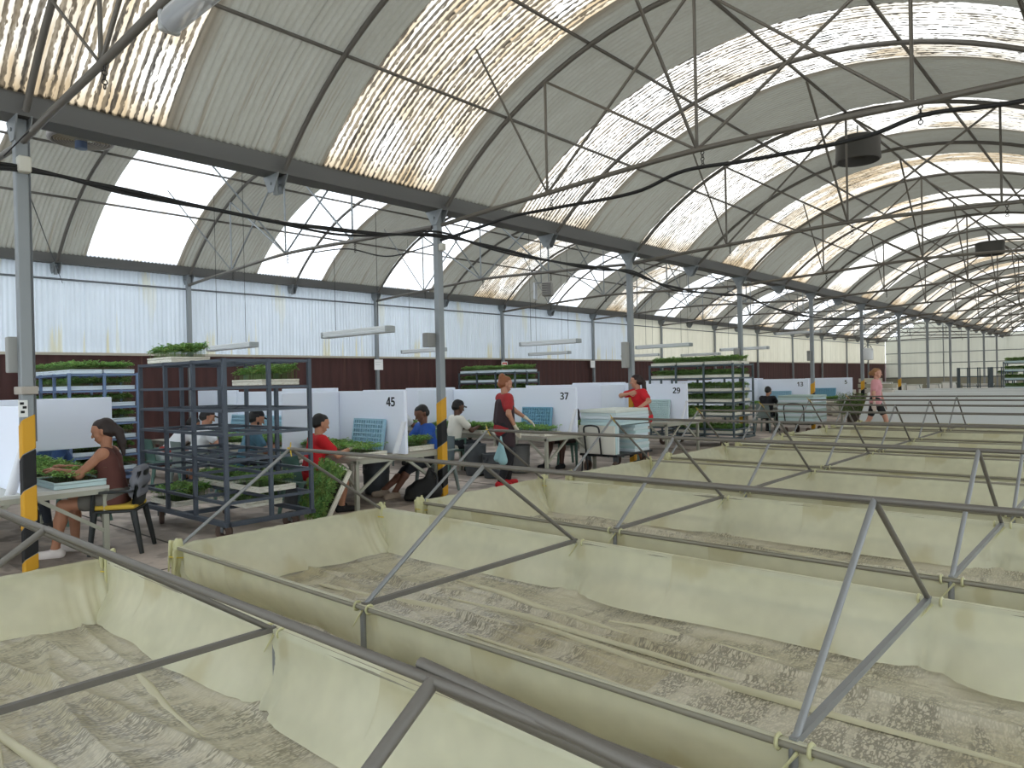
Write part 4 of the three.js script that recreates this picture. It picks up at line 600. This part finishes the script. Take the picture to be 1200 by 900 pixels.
function person(label, o) {
  const t = thing('person', label, 'person', [o.x, 0, o.z], o.turn), s = o.h ?? 1, cell = o.cell ?? 0.014, sit = o.sit ?? true, female = !!o.female;
  const lean = o.lean ?? 0.25, side = o.side ?? 0, hip = o.hip ?? [0, sit ? 0.53 : 0.93, sit ? 0 : 0], sp = vnorm([Math.sin(side), Math.cos(lean), Math.sin(lean)]);
  const at = (k, dx = 0, dz = 0) => vadd(hip, [sp[0] * k + dx, sp[1] * k, sp[2] * k + dz]), sw = female ? 0.15 : 0.17, tw = o.twist ?? 0;
  const sh = [1, -1].map((q) => at(0.455, q * sw * Math.cos(tw), -q * sw * Math.sin(tw))), neck = at(0.52), l2 = lean * 0.5 + (o.nod ?? 0.1);
  const headC = vadd(neck, [sp[0] * 0.1, 0.145 * Math.cos(l2), 0.145 * Math.sin(l2)]);
  const arms = [0, 1].map((i) => { const [e, w] = ik(sh[i], o.hands[i], 0.285, 0.25, o.poles?.[i] ?? [i ? -0.6 : 0.6, -0.8, -0.35]); return { s: sh[i], e, w, d: vnorm(vsub(w, e)) }; });
  const legs = [0, 1].map((i) => { const q = i ? -1 : 1, h = vadd(hip, [q * 0.09, -0.02, 0]), f = o.feet?.[i] ?? (sit ? [q * 0.13, 0.085, 0.36] : [q * 0.1, 0.085, 0]), [k, a] = ik(h, f, 0.43, 0.43, o.kneePoles?.[i] ?? [q * 0.12, 0.35, 1]); return { h, k, a }; });
  const hy = (o.headYaw ?? 0), hp = (o.headPitch ?? (lean * 0.5 + 0.15)), hr = o.headRoll ?? 0, hm = new THREE.Matrix4().makeRotationFromEuler(new THREE.Euler(hp, hy, hr, 'YXZ'));
  const H = (x, y, z) => { const v = V(x, y, z).applyMatrix4(hm); return [headC[0] + v.x, headC[1] + v.y, headC[2] + v.z]; };
  const skin = [], torso = (inf) => [cap(at(0.0, 0.065), at(0.0, -0.065), 0.118 + inf), cap(at(0.02, 0.05), at(0.2, 0.045), 0.11 + inf, (female ? 0.092 : 0.1) + inf), cap(at(0.02, -0.05), at(0.2, -0.045), 0.11 + inf, (female ? 0.092 : 0.1) + inf), cap(at(0.2, 0.045), at(0.37, 0.075, 0.01), (female ? 0.092 : 0.1) + inf, 0.1 + inf), cap(at(0.2, -0.045), at(0.37, -0.075, 0.01), (female ? 0.092 : 0.1) + inf, 0.1 + inf), cap(vadd(sh[0], [0, -0.01, 0]), vadd(sh[1], [0, -0.01, 0]), 0.068 + inf, 0.068 + inf), ...(female ? [cap(at(0.33, 0.07, 0.07), at(0.34, -0.07, 0.07), 0.05 + inf)] : [])];
  const upper = (a, f, inf) => cap(a.s, vadd(a.s, vsub(a.e, a.s), f), 0.056 + inf, mixn(0.056, 0.043, f) + inf * 1.4);
  skin.push(...torso(-0.008), cap(neck, vadd(headC, [0, -0.06, -0.01]), 0.052, 0.05));
  for (const a of arms) skin.push(cap(a.s, a.e, 0.05, 0.04), cap(a.e, a.w, 0.041, 0.026));
  for (const l of legs) skin.push(cap(l.h, l.k, 0.085, 0.054), cap(l.k, vadd(l.k, vsub(l.a, l.k), 0.35), 0.054, 0.056), cap(vadd(l.k, vsub(l.a, l.k), 0.35), l.a, 0.056, 0.036));
  const toes = legs.map((l, i) => { const d = vnorm(o.toeDir?.[i] ?? [i ? -0.15 : 0.15, 0, 1]); return { heel: [l.a[0] - d[0] * 0.04, l.a[1] - 0.045, l.a[2] - d[2] * 0.04], toe: [l.a[0] + d[0] * 0.15, l.a[1] - 0.052 + (o.toeDir?.[i]?.[1] ?? 0) * 0.1, l.a[2] + d[2] * 0.15] }; });
  toes.forEach((f, i) => skin.push(cap(legs[i].a, f.heel, 0.036, 0.03), cap(f.heel, f.toe, 0.03, 0.026)));
  const head = [cap(H(0, 0.035, -0.03), H(0, 0.035, 0.018), 0.087, 0.084), cap(H(0, -0.005, 0.03), H(0, -0.075, 0.045), 0.064, 0.04), cap(H(0, 0.01, 0.095), H(0, -0.025, 0.112), 0.009, 0.014), cap(H(0.03, 0.03, 0.085), H(-0.03, 0.03, 0.085), 0.014), cap(H(0.022, -0.062, 0.078), H(-0.022, -0.062, 0.078), 0.013), cap(H(0.05, -0.03, 0.05), H(0.04, -0.06, 0.05), 0.03, 0.024), cap(H(-0.05, -0.03, 0.05), H(-0.04, -0.06, 0.05), 0.03, 0.024), ...[1, -1].map((q) => cap(H(q * 0.081, -0.02, -0.008), H(q * 0.086, 0.018, -0.016), 0.012, 0.016)), cap(H(0, -0.05, -0.02), vadd(neck, [0, 0.0, 0]), 0.05, 0.052)];
  const handGeo = (inf) => arms.map((a, i) => blob(handCaps(a.w, a.d, vnorm(o.palm?.[i] ?? [0, -1, 0.01]), i ? 1 : -1).map((c) => [...c.slice(0, 6), c[6] + inf, c[7] + inf]).concat([cap(vadd(a.w, a.d, -0.04), a.w, 0.027 + inf, 0.024 + inf)]), cell > 0.016 ? 0.006 : 0.005, 0.01));
  const sm = skinOf(o.skin ?? 0xb07a5c), geos = [blob(skin, cell, 0.03), blob(head, cell > 0.016 ? 0.009 : 0.007, 0.018)];
  if (!o.gloves) geos.push(...handGeo(0));
  const body = part(t, 'body', merge(geos), sm); if (o.gloves) handGeo(0.003).forEach((g) => part(t, 'glove', g, cloth(o.gloves)));
  const eye = (q, y, z, r, m) => { const p = H(q, y, z); return new THREE.SphereGeometry(r, 8, 6).translate(...p); };
  part(body, 'eye', eye(0.031, 0.008, 0.083, 0.0105), std(0x1f1714, 0.3)); part(body, 'eye', eye(-0.031, 0.008, 0.083, 0.0105), std(0x1f1714, 0.3));
  part(body, 'mouth', blob([cap(H(0.02, -0.062, 0.09), H(-0.02, -0.062, 0.09), 0.0065)], 0.004, 0.002), std(0x8c4a40, 0.6));
  // hair
  const hc = o.hair ?? {}, hm2 = std(hc.color ?? 0x17120f, 0.6), hair = [];
  if (hc.kind !== 'none') {
    hair.push(cap(H(0, 0.056, -0.03), H(0, 0.06, 0.012), 0.085, 0.076), cap(H(0, 0.0, -0.06), H(0, 0.05, -0.045), 0.07, 0.078), cap(H(0.055, 0.05, -0.02), H(0.062, 0.0, -0.035), 0.04, 0.032), cap(H(-0.055, 0.05, -0.02), H(-0.062, 0.0, -0.035), 0.04, 0.032));
    if (hc.kind === 'tail') hair.push(cap(H(0, 0.03, -0.1), H(0, -0.03, -0.14), 0.045, 0.042), cap(H(0, -0.03, -0.14), H(0.02, -0.15, -0.15), 0.045, 0.04), cap(H(0.02, -0.15, -0.15), H(0.03, -0.27, -0.14), 0.038, 0.016));
    if (hc.kind === 'bun') hair.push(cap(H(0, 0.1, -0.07), H(0, 0.125, -0.075), 0.05, 0.045), cap(H(0.025, 0.12, -0.09), H(-0.02, 0.1, -0.1), 0.03, 0.03));
    if (hc.kind === 'lowbun') hair.push(cap(H(0, 0.03, -0.12), H(0, 0.0, -0.14), 0.045, 0.05));
    if (hc.beard) hair.push(cap(H(0.055, -0.04, 0.03), H(0.0, -0.1, 0.06), 0.022, 0.026), cap(H(-0.055, -0.04, 0.03), H(0.0, -0.1, 0.06), 0.022, 0.026));
    part(t, 'hair', blob(hair, cell > 0.016 ? 0.01 : 0.008, 0.02), hm2);
  }
  if (o.cap) { const c = [cap(H(0, 0.062, -0.03), H(0, 0.066, 0.012), 0.088, 0.082)]; part(t, 'cap', merge([blob(c, 0.009, 0.015), blob([cap(H(0.04, 0.05, 0.1), H(-0.04, 0.05, 0.1), 0.012), cap(H(0.03, 0.045, 0.15), H(-0.03, 0.045, 0.15), 0.009), cap(H(0, 0.05, 0.09), H(0, 0.044, 0.16), 0.012, 0.009)], 0.007, 0.02)]), cloth(o.cap)); }
  // clothes
  const sl = o.sleeve ?? 0.62, shirt = torso(0.014); shirt[0] = cap(at(-0.03, 0.065), at(-0.03, -0.065), 0.13); if (sl > 0) for (const a of arms) { shirt.push(upper(a, Math.min(1, sl), 0.014)); if (sl > 1) shirt.push(cap(a.e, vadd(a.e, vsub(a.w, a.e), 0.9), 0.054, 0.04)); } else shirt.splice(5, 1, cap(vadd(sh[0], [-0.05, 0.0, 0]), vadd(sh[1], [0.05, 0.0, 0]), 0.06));
  part(t, 'shirt', blob(shirt, cell, 0.03), cloth(o.shirt));
  if (o.trousers) { const tr = [cap(vadd(hip, [0.06, 0.02, 0]), vadd(hip, [-0.06, 0.02, 0]), 0.127)], f = o.trouserTo ?? 2; for (const l of legs) { tr.push(cap(l.h, vadd(l.h, vsub(l.k, l.h), Math.min(1, f)), 0.1, mixn(0.1, 0.073, Math.min(1, f)))); if (f > 1) tr.push(cap(l.k, vadd(l.k, vsub(l.a, l.k), Math.min(0.95, f - 1)), 0.073, 0.055)); } part(t, 'trousers', blob(tr, cell, 0.03), cloth(o.trousers)); }
  if (o.apron) { part(t, 'apron', blob([cap(at(0.4, 0.06, 0.04), at(0.05, 0.09, 0.03), 0.095, 0.115), cap(at(0.4, -0.06, 0.04), at(0.05, -0.09, 0.03), 0.095, 0.115), cap(at(0.36, 0.05, -0.04), at(0.1, 0.05, -0.05), 0.09, 0.1), cap(at(0.36, -0.05, -0.04), at(0.1, -0.05, -0.05), 0.09, 0.1), cap(at(0.05, 0.08, 0.03), at(-0.24, 0.09, 0.05), 0.112, 0.12), cap(at(0.05, -0.08, 0.03), at(-0.24, -0.09, 0.05), 0.112, 0.12)], cell, 0.03), cloth(o.apron)); }
  if (o.shoes) toes.forEach((f, i) => part(t, 'shoe', blob([cap(vadd(legs[i].a, [0, -0.015, 0]), f.heel, 0.046, 0.042), cap(vadd(f.heel, [0, 0.006, 0]), vadd(f.toe, [0, 0.004, 0]), 0.043, 0.037), cap(vadd(f.heel, [0, -0.012, 0]), vadd(f.toe, [0, -0.012, 0]), 0.038, 0.034)], cell > 0.016 ? 0.012 : 0.009, 0.02), cloth(o.shoes)));
  if (o.sole) toes.forEach((f) => part(t, 'sole', blob([cap(vadd(f.heel, [0, -0.03, 0]), vadd(f.toe, [0, -0.026, 0]), 0.022)], 0.009, 0.01), std(o.sole, 0.7)));
  t.scale.setScalar(s); return t;
}
const PI = Math.PI, work = [[0.14, 0.84, 0.5], [-0.14, 0.84, 0.5]];
// table 53, far side
chair('black plastic armchair under the woman with the ponytail', -0.42, -0.9, -0.64, chairBlack);
{ const c = thing('cushion', 'yellow seat cushion on the black armchair', 'cushion', [-0.42, 0.446, -0.89], -0.64); part(c, 'pad', rbox(0.42, 0.05, 0.42, 0.022, 0, 0.025, 0), std(0xc9a83c, 0.9)); const g = thing('cushion', 'grey back cushion on the black armchair', 'cushion', [-0.31, 0.5, -1.04], -0.64); part(g, 'pad', blob([cap([-0.12, 0.1, 0], [0.12, 0.1, 0], 0.06), cap([-0.13, 0.22, -0.02], [0.13, 0.22, -0.02], 0.065), cap([-0.11, 0.32, -0.03], [0.11, 0.32, -0.03], 0.05)], 0.014, 0.05), std(0x74757b, 0.9)); }
person('woman with a dark ponytail in a brown sleeveless top seated at table 53', { x: -0.44, z: -0.86, turn: -0.64, female: 1, lean: 0.13, hip: [0, 0.56, 0], hands: [[0.12, 0.86, 0.48], [-0.1, 0.87, 0.46]], skin: 0xb27d60, hair: { kind: 'tail', color: 0x2a1d18 }, shirt: 0x5e3730, sleeve: 0, trousers: 0x6d6a62, trouserTo: 0.55, shoes: 0xe6dcd6, sole: 0xf0ece6, feet: [[0.16, 0.085, 0.5], [-0.12, 0.085, 0.42]], cell: 0.012 });
person('person in blue half hidden by the hanging divider of table 53', { x: -2.55, z: -1.12, turn: 0.1, lean: 0.5, hands: work, skin: 0x8c5e46, shirt: 0x35507c, trousers: 0x30343c, shoes: 0x444444, cell: 0.018 });
chair('green plastic chair under the person in blue at table 53', -2.55, -1.2, 0, chairGreen);
// table 45, near side
const nearSide = (label, x, zc, o, mat = chairGreen, cl) => { person(label, { x, z: zc + 1.06, turn: PI + (o.face ?? 0), lean: 0.25, hands: work, cell: 0.015, ...o }); chair(cl, x, zc + 1.14, PI, mat); };
nearSide('boy with short black hair in a bright red t-shirt seated at table 45', -0.56, -4.29, { h: 0.97, skin: 0xc08a6c, shirt: 0xc2161f, trousers: 0xa5141c, trouserTo: 0.9, shoes: 0x2a2a2c, hair: { color: 0x14110f }, lean: 0.22, face: -0.25, cell: 0.012, gloves: 0xcfc4b4 }, chairGreen, 'green plastic chair under the boy in red');
nearSide('bearded man in a black cap and teal shirt seated at table 45', -2.3, -4.29, { skin: 0xb98467, shirt: 0x4f7486, trousers: 0x26292e, shoes: 0x222222, hair: { color: 0x1a1512, beard: 1 }, cap: 0x17181b, lean: 0.3, face: -0.3, hands: [[0.14, 0.82, 0.5], [-0.16, 0.8, 0.46]] }, chairGreen, 'green plastic chair under the bearded man');
nearSide('person in a white shirt and dark cap seated at table 45', -3.85, -4.29, { skin: 0xc08a70, shirt: 0xe6e8ea, trousers: 0x5a6670, shoes: 0x333333, hair: { color: 0x1c1714 }, cap: 0x3a2e30, lean: 0.3, face: -0.3, cell: 0.017 }, chairGrey, 'grey-green chair under the person in white with a cap');
nearSide('person bent low in a white shirt and red shorts at table 45', -4.95, -4.29, { skin: 0xa9745a, shirt: 0xe9eaec, trousers: 0xa23a30, trouserTo: 0.8, shoes: 0x333333, hair: { color: 0x1c1714 }, lean: 0.75, nod: 0.5, cell: 0.017 }, chairGreen, 'green chair under the person bent low in white');
// table 45, far side
person('boy in a royal blue t-shirt seated behind board 45', { x: -0.62, z: -5.34, turn: -0.25, lean: 0.22, hands: [[0.16, 0.86, 0.46], [-0.12, 0.86, 0.44]], skin: 0x7c5340, shirt: 0x2453a8, trousers: 0x24262c, trouserTo: 1.3, shoes: 0xb8a592, sole: 0xd0c8be, hair: { color: 0x100e0d }, headPitch: 0.4, feet: [[0.16, 0.085, 0.68], [-0.06, 0.085, 0.78]], cell: 0.013 });
chair('grey plastic chair under the boy in royal blue', -0.62, -5.43, 0, chairGrey);
// table 37
nearSide('person in a white t-shirt and dark cap seated at table 37', -1.95, -8.1, { skin: 0x5f4133, shirt: 0xe7e3d6, trousers: 0x22262c, shoes: 0x333333, hair: { color: 0x141110 }, cap: 0x1b1b1e, lean: 0.2, face: -0.35 }, chairGreen, 'green plastic chair under the person in the white t-shirt');
nearSide('dark-haired person in white seated beyond the divider of board 37', -3.6, -8.1, { skin: 0x6b4a3a, shirt: 0xdfe0e0, trousers: 0x2b3038, shoes: 0x333333, hair: { color: 0x151110, kind: 'lowbun' }, h: 1.04, lean: 0.2, cell: 0.017 }, chairGrey, 'grey chair under the dark-haired person in white');
person('person in dark clothes propping the chin, behind board 37', { x: -0.85, z: -9.14, turn: 0, h: 1.06, lean: 0.2, hands: [[0.2, 0.84, 0.4], [-0.02, 1.02, 0.34]], poles: [[0.6, -0.8, 0], [-0.8, -0.6, 0.2]], skin: 0x5a3d30, shirt: 0x24262b, trousers: 0x3a3230, trouserTo: 0.8, shoes: 0x28282a, hair: { color: 0x100e0d }, feet: [[0.16, 0.085, 0.5], [-0.1, 0.085, 0.62]], cell: 0.016 });
chair('green plastic chair behind board 37 under the person in dark clothes', -0.85, -9.22, 0, chairGreen);
chair('empty green plastic chair between table 37 and the trolley', -0.45, -10.6, 0.3, chairGreen);
person('standing woman with a high red-brown bun in a dark apron over red', { x: -0.12, z: -6.42, turn: 2.72, sit: false, female: 1, lean: 0.06, hands: [[-0.02, 0.92, 0.56], [-0.24, 0.93, 0.1]], poles: [[0.5, -0.7, -0.2], [-0.7, -0.2, -0.7]], skin: 0xb9866c, shirt: 0xa02a2c, sleeve: 0.6, apron: 0x3a2a2e, trousers: 0x1e1d22, shoes: 0xc4212b, sole: 0xd9d4cc, gloves: 0xd8cdb8, hair: { kind: 'bun', color: 0x8a5230 }, headPitch: 0.18, headYaw: -0.1, feet: [[0.1, 0.085, 0.1], [-0.12, 0.085, -0.12]], cell: 0.012 });
{ const t = thing('cloth_bag', 'pale blue cloth bag hanging behind the woman in the dark apron', 'cloth', [0.1, 0.42, -6.12]); part(t, 'cloth', blob([cap([0, 0.28, 0], [0.03, 0.02, 0], 0.03, 0.075), cap([0.0, 0.28, 0], [-0.06, 0.05, 0.02], 0.03, 0.06), cap([0, 0.38, 0], [0, 0.26, 0], 0.015, 0.03)], 0.012, 0.02), cloth(0x8fb4b8)); }
person('woman with a long dark ponytail in a red t-shirt behind the trolley', { x: 0.32, z: -9.9, turn: -0.45, sit: false, female: 1, h: 1.0, lean: 0.12, side: -0.2, hands: [[0.3, 1.1, 0.3], [-0.02, 1.36, 0.3]], poles: [[0.9, -0.4, -0.3], [-1, -0.15, 0.1]], palm: [[0, -1, 0.1], [0, 0.1, -1]], skin: 0xbd8a70, shirt: 0xc81a26, trousers: 0x7d5a4c, trouserTo: 0.3, shoes: 0x3a3a3c, hair: { kind: 'tail', color: 0x2a1a16 }, headYaw: -0.75, headPitch: 0.05, cell: 0.012 });
// far tables
nearSide('dark-haired person in a black shirt seated at table 13', -0.82, -19.6, { skin: 0xb58266, shirt: 0x1b1b1f, trousers: 0x26282c, shoes: 0x333333, hair: { color: 0x14100e }, lean: 0.2, cell: 0.018 }, chairGrey, 'grey plastic chair under the person in black');
person('blonde woman in a pink t-shirt and black shorts walking past the tent', { x: 2.3, z: -17.8, turn: 1.62, sit: false, female: 1, h: 1.02, lean: 0.04, hands: [[0.28, 0.78, 0.16], [-0.26, 0.78, 0.02]], skin: 0xc99680, shirt: 0xd99a9e, trousers: 0x1c1c20, trouserTo: 0.75, shoes: 0x777777, hair: { kind: 'lowbun', color: 0x9a6f48 }, feet: [[0.08, 0.085, 0.3], [-0.08, 0.11, -0.32]], headPitch: 0.05, cell: 0.018, gloves: 0xc9b9ae });
// extra chairs seen between the tables
chair('green plastic chair standing empty at table 29', -1.2, -10.85, PI, chairGreen); chair('grey chair standing empty beside the trolley by the person in black', -1.8, -18.5, PI, chairGrey);
renderer.render(scene, camera);
